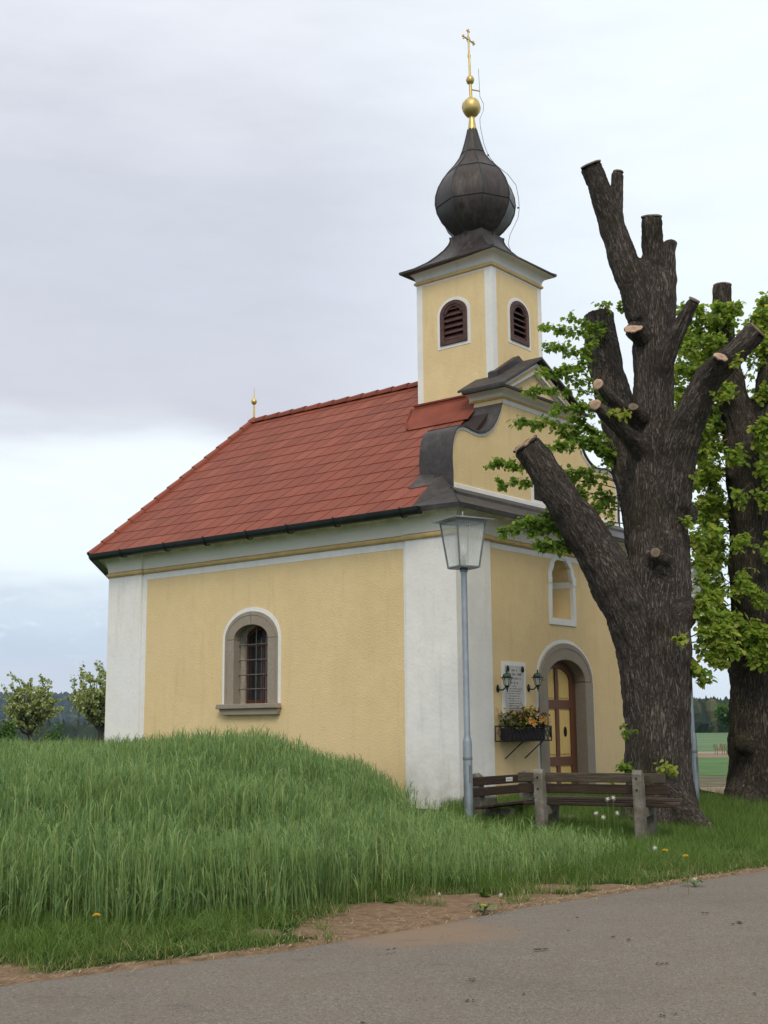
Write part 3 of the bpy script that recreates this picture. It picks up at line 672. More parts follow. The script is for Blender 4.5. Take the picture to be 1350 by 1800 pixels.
# --- memorial tablet, wall lanterns, flower box
tab = empty('memorial_tablet', (0, 0, 0), 0, chapel)
mb = MB(); ring(mb, [(1.30, 1.55), (2.05, 1.55), (2.04, 2.76), (1.30, 2.76)], [(1.385, 1.6), (2.0, 1.6), (1.99, 2.69), (1.385, 2.69)], FF, -.014, .01); mb.build('tablet_border', WHTC, tab)
MB().prism([(1.385, 1.6), (2.0, 1.6), (1.99, 2.69), (1.385, 2.69)], FF, -.01, .01).build('tablet_slab', PLQ, tab)
rt = random.Random(3); mb = MB()
def glyphs(v0, v1, z, h, wd, bold=1.0):
    v = v0
    while v < v1 - wd:
        L = rt.choice((3, 4, 5, 6, 8))
        for _ in range(L):
            if v > v1 - wd: break
            q = rt.random()
            mb.box((v, -.0125, z), (v + wd * .22 * bold, -.0095, z + h))
            if q > .35: mb.box((v, -.0125, z + h * rt.choice((0, .42, .8))), (v + wd * .72, -.0095, z + h * .2 + h * rt.choice((0, .42, .8)) if False else z + h * .98 if q > .9 else z + h * .55 + 0.0 * q) if False else (v + wd * .72, -.0095, z + h * .18))
            if q > .6: mb.box((v + wd * .5, -.0125, z), (v + wd * .72, -.0095, z + h))
            v += wd
        v += wd * .9
glyphs(1.60, 1.80, 2.595, .040, .030, 1.3); glyphs(1.44, 1.93, 2.525, .040, .030, 1.3); glyphs(1.50, 1.90, 2.455, .038, .028, 1.3); glyphs(1.57, 1.65, 2.385, .024, .016); glyphs(1.73, 1.81, 2.385, .024, .016)
mb.prism([(1.685, 2.36), (1.70, 2.40), (1.685, 2.435), (1.67, 2.40)], FF, -.013, -.0095)
glyphs(1.62, 1.76, 2.33, .02, .015)
z = 2.285
while z > 1.70:
    a = 1.50 + rt.uniform(-.02, .03); glyphs(a, 1.90 + rt.uniform(-.05, .03), z, .017, .013, .9); z -= .042
mb.build('engraved_lettering', ENG, tab)
for v in (1.455, 1.925):
    mb = MB(); mb.lathe([(.006, 0), (.032, .012), (.038, .05), (.026, .09), (.004, .11)], 10, fn=lambda q, v=v: (v + q[0], -.035 + q[1] * .6, 2.585 + q[2])); mb.build('rosette', IRON, tab, smooth=60)

def wall_lantern(v, z, label):
    r = empty('wall_lantern', W2(v, 0, z), chapel.rotation_euler.z); tag(r, label, 'wall lantern', 'green lanterns beside the memorial tablet'); r.scale = (.80, .80, .80)
    f = lambda q: (q[0], -.25 + q[1], q[2])
    MB().lathe([(.0, .0), (.05, .002), (.062, .012), (.045, .03), (0.0, .034)], 14, fn=lambda q: (q[0], -q[2] , q[1] * 1.4 - .015)).build('back_plate', LGRN, r, smooth=40)
    MB().tube([(0, -.02, -.02), (0, -.08, -.05), (0, -.15, -.045), (0, -.20, .0), (0, -.25, .015)], .015, 8).build('bracket_arm', LGRN, r, smooth=60)
    MB().lathe([(.004, -.10), (.012, -.085), (.010, -.06), (.03, -.03), (.022, -.01), (.045, .02), (.062, .035), (.062, .045)], 6, fn=f).build('lantern_base', LGRN, r)
    mb = MB()
    for k in range(6):
        a = k * PI / 3; mb.tube([f((.062 * math.cos(a), .062 * math.sin(a), .045)), f((.10 * math.cos(a), .10 * math.sin(a), .20))], .006, 5)
    mb.lathe([(.10, .198), (.135, .203), (.138, .215), (.10, .222)], 6, fn=f); mb.build('lantern_frame', LGRN, r)
    MB().lathe([(.058, .045), (.094, .20)], 6, fn=f, cap=False).build('lantern_pane', GLSW, r)
    MB().lathe([(.10, .222), (.094, .25), (.075, .285), (.04, .305), (.018, .31), (.014, .33), (.020, .345), (.016, .37), (.002, .39)], 6, fn=f).build('lantern_roof', LGRN, r)
    MB().lathe([(.001, .05), (.02, .06), (.03, .10), (.024, .14), (.001, .16)], 8, fn=f).build('bulb', simple('frosted_bulb', (.75, .75, .7), .4), r, smooth=60)
    return r
wall_lantern(1.17, 2.30, 'dark green wall lantern overlapping the left edge of the memorial tablet')
wall_lantern(2.14, 2.33, 'dark green wall lantern between the memorial tablet and the arched door')

fb = empty('flower_box', W2(1.70, 0, 1.5), chapel.rotation_euler.z); tag(fb, 'black wrought iron flower box with orange and yellow flowers under the memorial tablet', 'flower box')
bx0, bx1, by0, by1 = -.70, .62, -.34, -.05
mb = MB(); mb.box((bx0 + .10, by0 + .05, -.09), (bx1 - .12, by1 - .03, .12)); bevel(mb.build('planter', BLKP, fb), .015)
mb = MB()
for y in (by0, by1):
    for zz in (-.10, .15): mb.tube([(bx0, y, zz), (bx1, y, zz)], .009, 4)
    mb.tube([(bx0, y, -.10), (bx0, y, .15)], .011, 4); mb.tube([(bx1, y, -.10), (bx1, y, .15)], .011, 4)
for x in (bx0, bx1):
    for zz in (-.10, .15): mb.tube([(x, by0, zz), (x, by1, zz)], .010, 4)
k = 11; dx = (bx1 - bx0) / k
for i in range(k):
    x = bx0 + dx * i
    mb.tube([(x, by0, -.10), (x + dx * .2, by0, -.02), (x + dx * .8, by0, .07), (x + dx, by0, .15)], .006, 4)
    mb.tube([(x + dx, by0, -.10), (x + dx * .8, by0, -.02), (x + dx * .2, by0, .07), (x, by0, .15)], .006, 4)
for x in (bx0, bx1):
    for c_ in (by0 + .09, by0 + .20):
        mb.tube([(x, c_ + .045 * math.cos(t * .9) * (1 - t / 12), .02 + .08 * math.sin(t * .9) * (1 - t / 12)) for t in range(9)], .006, 4)
mb.build('iron_railing', IRON, fb)
for x in (-.36, .26):
    MB().tube([(x + .12, by0 + .03, -.11), (x + .12, by0 + .06, -.13), (x, -.01, -.40)], .010, 6).build('support_stay', IRON, fb)
def flora(mb, n, x0, x1, zlo, zhi, size, rr):
    for _ in range(n):
        x = rr.uniform(x0, x1); y = rr.uniform(by0 - .02, by1 + .02); hgt = (rr.random() ** .6); 
        zz = zlo + hgt * (zhi - zlo) * (.72 + .38 * math.sin(x * 9 + 1)); a = rr.uniform(0, 2 * PI); e = rr.uniform(-.3, 1.2); s_ = size * rr.uniform(.6, 1.3)
        d = Vector((math.cos(a) * math.cos(e), math.sin(a) * math.cos(e), math.sin(e))); sd_ = d.cross(Vector((0, 0, 1))).normalized() * s_ * .3; p = Vector((x, y, zz))
        mb.add([p, p + d * s_ * .5 + sd_, p + d * s_, p + d * s_ * .5 - sd_], [(0, 1, 2, 3)])
rr = random.Random(5)
for nm, n, zl, zh, sz, c in (('green_foliage', 420, .06, .34, .09, (.07, .11, .025)), ('yellow_foliage', 300, .08, .42, .08, (.42, .36, .05)), ('brown_foliage', 200, .22, .47, .09, (.24, .14, .05))):
    mb = MB(); flora(mb, n, bx0 + .12, bx1 - .06, zl, zh, sz, rr); o = mb.build(nm, simple(nm + '_colour', c, .7, var=.45, scale=20), fb, fix=False); o['kind'] = 'stuff'
for (x, z_, y) in ((-.12, .24, by0 - .03), (.24, .26, by0 - .02), (-.02, .20, by0 - .04), (.42, .24, by0)):
    for nm, r0, r1, c in (('flower', .075, .0, (.80, .52, .20)), ('flower_centre', .045, .02, (.75, .26, .03))):
        mb = MB()
        for q in range(9 if nm == 'flower' else 5):
            a = 2 * PI * q / (9 if nm == 'flower' else 5) + x; ca, sa = math.cos(a), math.sin(a); yy = y - (.02 if nm != 'flower' else 0)
            mb.add([(x, yy, z_), (x + r0 * .6 * ca - .02 * sa, yy - .018, z_ + r0 * .6 * sa + .02 * ca), (x + r0 * ca, yy - .012, z_ + r0 * sa), (x + r0 * .6 * ca + .02 * sa, yy - .018, z_ + r0 * .6 * sa - .02 * ca)], [(0, 1, 2, 3)])
        mb.build(nm, simple('petal_' + nm, c, .6, var=.3, scale=30), fb, fix=False)

# --- stepped and scrolled gable
GU0, GU1 = .42, 1.05
prof = [(.52, 5.70), (.52, 6.03), (.50, 6.28), (.515, 6.48), (.56, 6.66), (.64, 6.80), (.75, 6.885), (.88, 6.915), (1.02, 6.91), (1.18, 6.885), (1.36, 6.875), (1.53, 6.91), (1.68, 6.98), (1.82, 7.09), (1.94, 7.24), (2.04, 7.41), (2.12, 7.58), (2.17, 7.72)]
GC = 3.46
poly = [(p[0], p[1]) for p in prof] + [(2 * GC - p[0], p[1]) for p in prof[::-1]]
nh = arch(3.52, .36, 6.30, 6.62, 5.90, 12)
gable = empty('gable', (0, 0, 0), 0, chapel)
MB().holed(poly, [nh], FF, GU0, GU1).build('gable_wall', YEL, gable)
mb = MB(); mb.prism(nh, FF, GU0 + .25, GU0 + .28); mb.build('niche_back', simple('grey_niche_back', (.30, .29, .27), .9), gable)
mb = MB(); ring(mb, arch(3.52, .44, 6.30, 6.70, 5.86, 12), arch(3.52, .355, 6.30, 6.615, 5.905, 12), FF, GU0 - .012, GU0 + .02); mb.build('painted_surround', WHTC, gable)
def offs(pr, d):
    out = []
    for i, p in enumerate(pr):
        a = Vector(pr[max(i - 1, 0)]); b = Vector(pr[min(i + 1, len(pr) - 1)]); t = (b - a).normalized(); n = Vector((-t.y, t.x)); out.append((p[0] + n.x * d, p[1] + n.y * d))
    return out
for side in (0, 1):
    mir = (lambda p: (2 * GC - p[0], p[1])) if side else (lambda p: p)
    cp = prof[:-1]
    a = [mir(p) for p in offs(cp, .006)]; b = [mir(p) for p in offs(cp, .034)]
    o = MB().prism(a + b[::-1], FF, GU0 - .05, GU1 + .04).build('scroll_capping', COP2, gable, smooth=35); 
    wi = [mir(p) for p in offs(cp, -.05)]; wo = [mir(p) for p in offs(cp, .004)]
    MB().prism(wi + wo[::-1], FF, GU0 - .012, GU0 + .01).build('painted_edge', WHTC, gable)
mb = MB()
for i in (6, 11): 
    p = offs(prof, .04)[i]; q = offs(prof, .034)[i]; mb.tube([(q[0], GU0 - .05, q[1]), (q[0], GU1 + .04, q[1])], .010, 5)
mb.build('capping_seam', SEAM, gable)
mb = MB(); mb.box((.50, GU0 - .035, 5.70), (6.42, GU0 + .01, 5.855)); bevel(mb.build('gable_foot', WHT, gable), .012)
# pediment
PU = .22; pl_, pr_, pa = 1.86, 4.86, 3.26; PB, PT, PA = 7.72, 7.845, 8.66
mb = MB(); pm = [(-.01, 7.70), (.02, 7.70), (.045, 7.725), (.02, 7.75), (-.01, 7.75)]
sweep(mb, pm, [(2.16, GU1 + .1), (2.16, GU0), (4.76, GU0), (4.76, GU1 + .1)], False); mb.build('moulding', MOLD, gable, smooth=40)
mb = MB(); pf = [(-.01, 7.753), (.02, 7.753)] + [(.02 + .17 * (1 - math.cos(PI / 2 * i / 5)), 7.755 + .085 * math.sin(PI / 2 * i / 5)) for i in range(1, 6)] + [(.19, 7.843), (-.01, 7.843)]
sweep(mb, pf, [(2.16, GU1 + .1), (2.16, GU0), (4.76, GU0), (4.76, GU1 + .1)], False); mb.build('cornice', WHTC, gable, smooth=35)
mb = MB(); mb.box((2.19, GU0 - .008, 7.61), (4.72, GU0 + .02, 7.699)); mb.build('painted_band', WHTC, gable)
pfm = [(-.02, 7.846), (.235, 7.846), (.245, 7.885), (-.02, 7.93)]; mb = MB()
sweep(mb, pfm, [(2.13, GU1 + .1), (2.13, GU0), (4.79, GU0), (4.79, GU1 + .1)], False); mb.build('pediment_ledge', COP2, gable)
MB().prism([(2.1, 7.9), (4.72, 7.9), (3.26, 8.58)], FF, GU0 - .0, GU1).build('tympanum', YELS, gable)
def rake(t, d0, d1, z0=7.90, l=1.90, r=4.80, apx=3.26, za=8.66, cut=True):
    """two sloping slabs of thickness t under the roof line"""
    mb = MB(); mb.prism([(l, z0), (apx, za), (r, z0), (r - t * 1.6, z0), (apx, za - t * 1.15), (l + t * 1.6, z0)], FF, d0, d1); return mb
rake(.16, GU0 - .10, GU0 + .02, 7.90, 2.02, 4.70, 3.26, 8.60).build('raking_cornice', WHTC, gable)
rake(.05, GU0 - .115, GU0 - .09, 7.90, 2.10, 4.60, 3.26, 8.55).build('raking_moulding', MOLD, gable)
rake(.06, GU0 - .03, GU0 + .0, 7.90, 2.26, 4.44, 3.26, 8.46).build('painted_band', WHTC, gable)
for (a, b) in (((1.90, 7.885), (3.26, 8.665)), ((3.26, 8.665), (4.86, 7.885))):
    MB().prism([a, b, (b[0], b[1] + .045), (a[0], a[1] + .045)], FF, PU - .02, GU1 + .2).build('pediment_roof', COP2, gable)
for (a, b) in (((2.42, 8.18), (3.22, 8.66)), ((3.22, 8.66), (4.2, 8.18))):
    MB().prism([a, (a[0], a[1] + .16), (b[0], b[1] + .16), b], FF, .70, .90).build('tower_flashing', COP, gable)
# sheet-metal skirts over the front cornice
sk = empty('cornice_skirt', (0, 0, 0), 0, chapel)
E0 = .37
MB().add([(-E0, -E0, 5.30), (6.8 + E0, -E0, 5.30), (6.45, .385, 5.71), (.48, .385, 5.71), (-E0, -E0, 5.235), (6.8 + E0, -E0, 5.235), (6.45, .42, 5.55), (.48, .42, 5.55)],
         [(0, 1, 2, 3), (0, 4, 5, 1), (4, 7, 6, 5), (3, 2, 6, 7), (0, 3, 7, 4), (1, 5, 6, 2)]).build('front_skirt', COP2, sk)
for s_, (va, vb, vc) in enumerate(((-E0, .50, .13), (6.8 + E0, 6.42, 6.67))):
    MB().add([(va, -E0, 5.302), (vb, .385, 5.76), (vb, .62, 6.02), (vb, 1.10, 6.09), (vc, 1.10, 5.77), (vc, .625, 5.77), (va, .62, 5.33), (va, -E0, 5.24), (va, .62, 5.24)],
             [(0, 1, 2, 5, 6), (2, 3, 4, 5), (0, 6, 8, 7)]).build('side_skirt', COP2, sk)
mb = MB(); mb.add([(.30, .16, 5.64), (6.5, .16, 5.64), (6.47, .40, 5.78), (.45, .40, 5.78), (.30, .16, 5.57), (6.5, .16, 5.57)], [(0, 1, 2, 3), (0, 4, 5, 1), (0, 3, 4), (1, 5, 2)]); mb.build('skirt_step', COP2, sk)
MB().tube([(-E0, -E0, 5.31), (.47, .385, 5.73)], .014, 5).build('skirt_seam', SEAM, sk)
sweep(MB(), [(.30, 5.235), (.375, 5.225), (.385, 5.30), (.37, 5.30)], [(-.0, .62), (-.0, 0.0), (6.8, 0.0), (6.8, .62)], False).build('skirt_lip', COP2, sk)

# --- roof body, tiles, hips, ridge
EAV = .35; SL = Vector((3.75, 3.426)).normalized(); SLN = math.hypot(3.75, 3.426); RU = 8.2; RZ = 8.726; EZ = 5.30
roof = empty('roof', (0, 0, 0), 0, chapel)
ev = [(-EAV, 9.35 - .2), (2 - .25 - .0, 11.5), (5.05, 11.5), (6.8 + EAV, 9.15)]
ev[0] = (-EAV, 9.30); ev[1] = (1.86, 11.42); ev[2] = (4.94, 11.42); ev[3] = (7.15, 9.30)
d_ = .035
v = [(-EAV, .62, EZ), (-EAV, 9.30, EZ), (1.86, 11.42, EZ), (4.94, 11.42, EZ), (7.15, 9.30, EZ), (7.15, .62, EZ), (3.4, .62, RZ), (3.4, RU, RZ)]
vt = [(a, b, c - d_) for a, b, c in v]
MB().add(vt, [(0, 1, 7, 6), (4, 5, 6, 7), (1, 2, 7), (2, 3, 7), (3, 4, 7), (0, 6, 5), (0, 5, 4, 3, 2, 1)]).build('roof_deck', simple('dark_roof_underlay', (.03, .022, .02), .9), roof)
# main slope: oblique fibre-cement tiles, each its own piece
TW, TH, TSH, TT = .384, .374, .19, .012
def slope_pt(u, s, h, right=False):
    vv = -EAV + s * SL.x - h * SL.y; zz = EZ + s * SL.y + h * SL.x
    return ((6.8 - vv) if right else vv, u, zz)
def clip(poly, inside, inter):
    out = []
    for i in range(len(poly)):
        a, b = poly[i], poly[(i + 1) % len(poly)]; ia, ib = inside(a), inside(b)
        if ia: out.append(a)
        if ia != ib: out.append(inter(a, b))
    return out
def half(poly, n, c):
    f = lambda p: p[0] * n[0] + p[1] * n[1] - c
    def inter(a, b):
        fa, fb = f(a), f(b); t = fa / (fa - fb); return (a[0] + (b[0] - a[0]) * t, a[1] + (b[1] - a[1]) * t)
    return clip(poly, lambda p: f(p) >= 0, inter)
tiles = []; rt = random.Random(11)
hipn = Vector((-SLN, -(9.30 - RU))); hipc = hipn.x * 9.30
courses = int(SLN / TH) + 1
tset = {False: [], True: []}
for right in (False, True):
    for r_ in range(courses):
        s0 = r_ * TH; s1 = min(s0 + TH + .035, SLN)
        off = r_ * TSH * 1.0
        for k in range(-2, 40):
            ua = .3 + k * TW - off % TW + (0); g = .0045
            ua = -1 + k * TW - off
            ub = ua + TW - .020
            p = [(ua, s0), (ub, s0), (ub - TSH * (s1 - s0) / TH, s1), (ua - TSH * (s1 - s0) / TH, s1)]
            if ub < .4 or ua > 9.6: continue
            p = half(p, (1, 0), .62) if s0 < .66 else half(p, (1, 0), 1.075)
            if len(p) > 2: p = half(p, tuple(hipn), hipc)
            # tower and gable cut-outs: drop what lies under the tower
            if len(p) < 3: continue
            cx_ = sum(q[0] for q in p) / len(p); cs_ = sum(q[1] for q in p) / len(p)
            area = abs(sum(p[i][0] * p[(i + 1) % len(p)][1] - p[(i + 1) % len(p)][0] * p[i][1] for i in range(len(p)))) / 2
            if area < .004 or (cx_ < 2.45 and cs_ > 4.2): continue
            tset[right].append((cx_, cs_, p, s0))
def tile_mesh(mb, p, s0, right, tilt=0.0):
    top = []; bot = []
    for (u, s) in p:
        k = (s - s0) / TH; h = .019 - .009 * k + tilt * (u - p[0][0])
        top.append(slope_pt(u, s, h, right)); bot.append(slope_pt(u, s, h - TT, right))
    n = len(p); return mb.add(top + bot, [tuple(range(n)), tuple(reversed(range(n, 2 * n)))] + [(i, i + n, (i + 1) % n + n, (i + 1) % n) for i in range(n)])
vis = sorted(tset[False], key=lambda t: t[0])          # nearest (front) first
full_cache = {}
rest = MB()
for i, (cx_, cs_, p, s0) in enumerate(vis):
    if i < 300:
        mb = MB(); tile_mesh(mb, p, s0, False, rt.uniform(-.006, .006)); mb.build('roof_tile', TILE, roof)
    else: tile_mesh(rest, p, s0, False, rt.uniform(-.006, .006))
o = rest.build('roof_tiles', TILE, roof); o['kind'] = 'stuff'
mb = MB()
for (cx_, cs_, p, s0) in tset[True]: tile_mesh(mb, p, s0, True)
# apse slopes as overlapping courses
for a, b in ((1, 2), (2, 3), (3, 4)):
    A_, B_, P_ = Vector(v[a]), Vector(v[b]), Vector(v[7]); n_ = (B_ - A_).cross(P_ - A_).normalized()
    if n_.z < 0: n_ = -n_
    for r_ in range(16):
        t0, t1 = r_ / 16, min(1, (r_ + 1.1) / 16)
        q = [A_.lerp(P_, t0), B_.lerp(P_, t0), B_.lerp(P_, t1), A_.lerp(P_, t1)]
        top = [q[0] + n_ * .026, q[1] + n_ * .026, q[2] + n_ * .008, q[3] + n_ * .008]; mb.add(top + [x - n_ * .012 for x in top], [(0, 1, 2, 3), (4, 7, 6, 5), (0, 4, 5, 1), (1, 5, 6, 2), (2, 6, 7, 3), (3, 7, 4, 0)])
o = mb.build('roof_tiles', TILE, roof); o['kind'] = 'stuff'
def cap_tiles(a, b, n, r0, name, lift=.03, seg=9):
    a, b = Vector(a), Vector(b); d = (b - a).normalized(); side = d.cross(Vector((0, 0, 1))).normalized(); up = side.cross(d)
    L = (b - a).length / n; proto = None
    for i in range(n):
        p0 = a + d * (L * i); mb = MB(); vs = []
        for (t, rr_) in ((0, r0 * 1.10), (L * 1.07, r0 * .92)):
            for k in range(seg):
                th = -.25 + (PI + .5) * k / (seg - 1); vs.append(p0 + d * t + side * math.cos(th) * rr_ + up * (math.sin(th) * rr_ * .8 + lift - .02 + (.012 if t == 0 else 0)))
        vs += [q - up * .018 - (q - p0 - d * d.dot(q - p0)).normalized() * .0 for q in vs]
        n2 = seg * 2
        fs = [(k, k + 1, seg + k + 1, seg + k) for k in range(seg - 1)] + [(n2 + k, n2 + seg + k, n2 + seg + k + 1, n2 + k + 1) for k in range(seg - 1)]
        fs += [(k, n2 + k, n2 + k + 1, k + 1) for k in range(seg - 1)] + [(seg + k, seg + k + 1, n2 + seg + k + 1, n2 + seg + k) for k in range(seg - 1)]
        fs += [(0, seg, n2 + seg, n2), (seg - 1, n2 + seg - 1, n2 + 2 * seg - 1, 2 * seg - 1)]
        mb.add(vs, fs).build(name, TILE, roof, smooth=45)
apx = (3.4, RU, RZ + .02)
cap_tiles((3.4, 2.72, RZ), (3.4, RU, RZ), 13, .10, 'ridge_tile')
for k in (1, 2, 3, 4): cap_tiles(v[k], apx, 13, .085, 'hip_tile')
MB().lathe([(.17, RZ - .03), (.13, RZ + .05), (.05, RZ + .11), (.02, RZ + .13)], 8, (3.4, RU)).build('hip_cap', TILE, roof)
fin = MB().lathe([(.028, RZ + .10), (.022, RZ + .40), (.018, RZ + .42), (.055, RZ + .455), (.072, RZ + .50), (.055, RZ + .545), (.020, RZ + .58), (.014, RZ + .62), (.002, RZ + .86)], 12, (3.4, RU)); fin.build('finial', GOLD, chapel, smooth=50)
# red sheet flashing round the tower foot
MB().add([slope_pt(.98, 2.98, .035), slope_pt(2.42, 2.98, .035), slope_pt(2.62, 3.30, .035), slope_pt(2.80, 3.92, .035), slope_pt(.98, 3.92, .035)] + [slope_pt(.98, 2.98, .02), slope_pt(2.42, 2.98, .02), slope_pt(2.62, 3.30, .02), slope_pt(2.80, 3.92, .02), slope_pt(.98, 3.92, .02)],
         [(0, 1, 2, 3, 4), (9, 8, 7, 6, 5), (0, 5, 6, 1), (1, 6, 7, 2), (2, 7, 8, 3), (4, 9, 5, 0)]).build('apron_flashing', REDM, roof)
mb = MB(); mb.box((2.46, .95, 7.70), (2.515, 2.72, 8.02)); mb.build('upstand_flashing', REDM, roof)
mb = MB(); mb.box((2.44, .97, 7.98), (2.50, 2.74, 8.0)); mb.tube([slope_pt(2.42, 3.0, .04), slope_pt(2.62, 3.3, .045), slope_pt(2.80, 3.85, .05)], .022, 6); mb.build('flashing_fold', REDM, roof)

# --- gutter and brackets
gp = [(.30, 5.29), (.30, 5.235)] + [(.395 + .075 * math.cos(PI + PI * i / 8), 5.27 + .085 * math.sin(PI + PI * i / 8) - .01) for i in range(1, 9)] + [(.475, 5.31), (.455, 5.31)]
gut_path = [(-.0, .42), (0, 9.0), (2.0, 11.0), (4.8, 11.0), (6.8, 9.0), (6.8, .42)][::-1]
sweep(MB(), gp, gut_path, False).build('gutter', GUT, chapel, smooth=40)
sweep(MB(), [(.02, 5.265), (.32, 5.25), (.33, 5.30), (.02, 5.30)], gut_path, False).build('eaves_board', GUT, chapel)
for u in (.80, 2.31, 3.45, 4.5, 5.66, 6.82, 8.17):
    MB().tube([(-.27, u, 5.20), (-.33, u, 5.17), (-.42, u, 5.165), (-.485, u, 5.24), (-.49, u, 5.33)], .012, 5).build('gutter_bracket', GUT, chapel)

# ------------------------------------------------------------------ turret (parts of the chapel)
tower = empty('turret', (0, 0, 0), 0, chapel)
TU0, TU1, TV0, TV1, TZ0, TZ1 = .83, 2.66, 2.52, 4.30, 7.0, 10.62
def tbox(mb, v0, u0, z0, v1, u1, z1): return mb.box((v0, u0, z0), (v1, u1, z1))
# four walls with louvre openings in the two seen sides
ws = arch(1.75, .335, 9.74, 10.01, 9.115, 12); wf = arch(3.455, .335, 9.76, 10.02, 9.15, 12)
MB().holed([(TU0, TZ0), (TU1, TZ0), (TU1, TZ1), (TU0, TZ1)], [ws], LF, TV0, TV0 + .2).build('turret_wall', YELS, tower)
MB().holed([(TV0 + .2, TZ0), (TV1, TZ0), (TV1, TZ1), (TV0 + .2, TZ1)], [wf], FF, TU0, TU0 + .2).build('turret_wall', YELS, tower)
mb = MB(); mb.box((TV1 - .2, TU0 + .2, TZ0), (TV1, TU1, TZ1)); mb.build('turret_wall', YELS, tower)
mb = MB(); mb.box((TV0 + .2, TU1 - .2, TZ0), (TV1 - .2, TU1, TZ1)); mb.build('turret_wall', YELS, tower)
mb = MB(); e = .006; cw = .165
mb.box((TV0 - e, TU0 - e, TZ0), (TV0 + .02, TU0 + cw, TZ1)); mb.box((TV0 + .02, TU0 - e, TZ0), (TV0 + cw - .02, TU0 + .02, TZ1))
mb.box((TV0 - e, TU1 - .13, TZ0), (TV0 + .02, TU1 + e, TZ1)); mb.box((TV1 - .13, TU0 - e, TZ0), (TV1 + e, TU0 + .02, TZ1)); mb.box((TV1 - .02, TU0 + .02, TZ0), (TV1 + e, TU0 + .14, TZ1))
mb.box((TV0 - e + .001, TU0 + cw, TZ1 - .15), (TV0 + .02, TU1 - .13, TZ1)); mb.box((TV0 + cw - .02, TU0 - e + .001, TZ1 - .15), (TV1 - .13, TU0 + .02, TZ1)); mb.build('painted_band', WHTC, tower)
def louvre(c, sp, ap, z0, hw, fn, d, sh=.085):
    L = empty('louvre_window', (0, 0, 0), 0, tower)
    mb = MB(); ring(mb, arch(c, hw + .07, sp, ap + .065, z0 - .065, 12), arch(c, hw - .004, sp, ap - .004, z0 + .004, 12), fn, d - .008, d + .02); mb.build('painted_surround', WHTC, L)
    mb = MB(); ring(mb, arch(c, hw, sp, ap, z0, 12), arch(c, hw - .095, sp - .01, ap - .085, z0 + .09, 12), fn, d - .035, d + .06); bevel(mb.build('louvre_frame', LOUV, L), .008, 1)
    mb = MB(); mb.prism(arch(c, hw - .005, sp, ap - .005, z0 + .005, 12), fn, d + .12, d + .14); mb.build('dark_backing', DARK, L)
    z_ = z0 + .10; n = 0
    while z_ < ap - .16:
        w_ = hw - .09 if z_ < sp - .03 else (hw - .09) * math.sqrt(max(.05, 1 - ((z_ + .06 - sp) / (ap - sp)) ** 2)) 
        a = [fn(c - w_, z_, d - .012), fn(c + w_, z_, d - .012), fn(c + w_, z_ + sh, d + .075), fn(c - w_, z_ + sh, d + .075)]
        b = [fn(c - w_, z_ + .014, d - .016), fn(c + w_, z_ + .014, d - .016), fn(c + w_, z_ + sh + .014, d + .071), fn(c - w_, z_ + sh + .014, d + .071)]
        MB().add(a + b, [(0, 1, 2, 3), (7, 6, 5, 4), (0, 4, 5, 1), (1, 5, 6, 2), (2, 6, 7, 3), (3, 7, 4, 0)]).build('louvre_slat', LOUV, L); z_ += .122
    arcp = MB(); arc_piece(arcp, c, hw - .07, ap - .06, hw - .14, ap - .12, sp - .06, .3, PI - .3, fn, d - .02, d + .02, 8); arcp.build('louvre_head', LOUV, L)
louvre(1.75, 9.74, 10.01, 9.115, .33, LF, TV0, .118); louvre(3.455, 9.76, 10.02, 9.15, .33, FF, TU0)
TOUT = [(TV0, TU0), (TV1, TU0), (TV1, TU1), (TV0, TU1)]
sweep(MB(), [(-.02, 10.50)] + [(.004 + .045 * math.sin(PI * i / 6), 10.545 - .04 * math.cos(PI * i / 6)) for i in range(7)] + [(-.02, 10.59)], TOUT).build('moulding', MOLD, tower, smooth=40)
sweep(MB(), [(-.02, 10.592), (.02, 10.592)] + [(.02 + .19 * (1 - math.cos(PI / 2 * i / 6)), 10.595 + .17 * math.sin(PI / 2 * i / 6)) for i in range(1, 7)] + [(.23, 10.775), (-.02, 10.775)], TOUT).build('cornice', WHTC, tower, smooth=35)
# spire: leans very slightly, as in the photograph
TC = Vector((3.40, 1.745, 10.77))
lean = Matrix.Translation(TC) @ Matrix.Rotation(math.radians(-1.3), 4, Vector((.775, .632, 0)).normalized() if False else Vector((math.sin(0.887), math.cos(0.887) * -0 + .632, 0)).normalized()) @ Matrix.Translation(-TC)
spire = empty('spire', (0, 0, 0), 0, tower); 
spf = lambda q: tuple(LEAN @ Vector(q))
# lean axis = horizontal view direction expressed in chapel space
vdir = Vector((0.632 * 0 + .775, .632, 0)).normalized()       # world +Y in (v,u)
LEAN = Matrix.Translation(TC) @ Matrix.Rotation(math.radians(-1.1), 4, vdir) @ Matrix.Translation(-TC)
h0 = 1.16
prof_sq = [(h0, 10.765), (h0, 10.795), (.93, 10.90), (.74, 11.03), (.60, 11.17), (.49, 11.30), (.42, 11.42), (.395, 11.50), (.40, 11.58)]
mb = MB(); vs = []
for r_, z_ in prof_sq:
    for (a, b) in ((-1, -1), (1, -1), (1, 1), (-1, 1)): vs.append(spf((TC.x + a * r_, TC.y + b * r_, z_)))
mb.add(vs, [(i * 4 + k, i * 4 + (k + 1) % 4, i * 4 + 4 + (k + 1) % 4, i * 4 + 4 + k) for i in range(len(prof_sq) - 1) for k in range(4)] + [(3, 2, 1, 0)]).build('bell_roof', COP, spire, smooth=28)
mb = MB()
for (a, b) in ((-1, -1), (1, -1), (1, 1), (-1, 1)): mb.tube([spf((TC.x + a * r_, TC.y + b * r_, z_ + .006)) for r_, z_ in prof_sq[1:]], .014, 5)
mb.build('hip_seam', SEAM, spire)
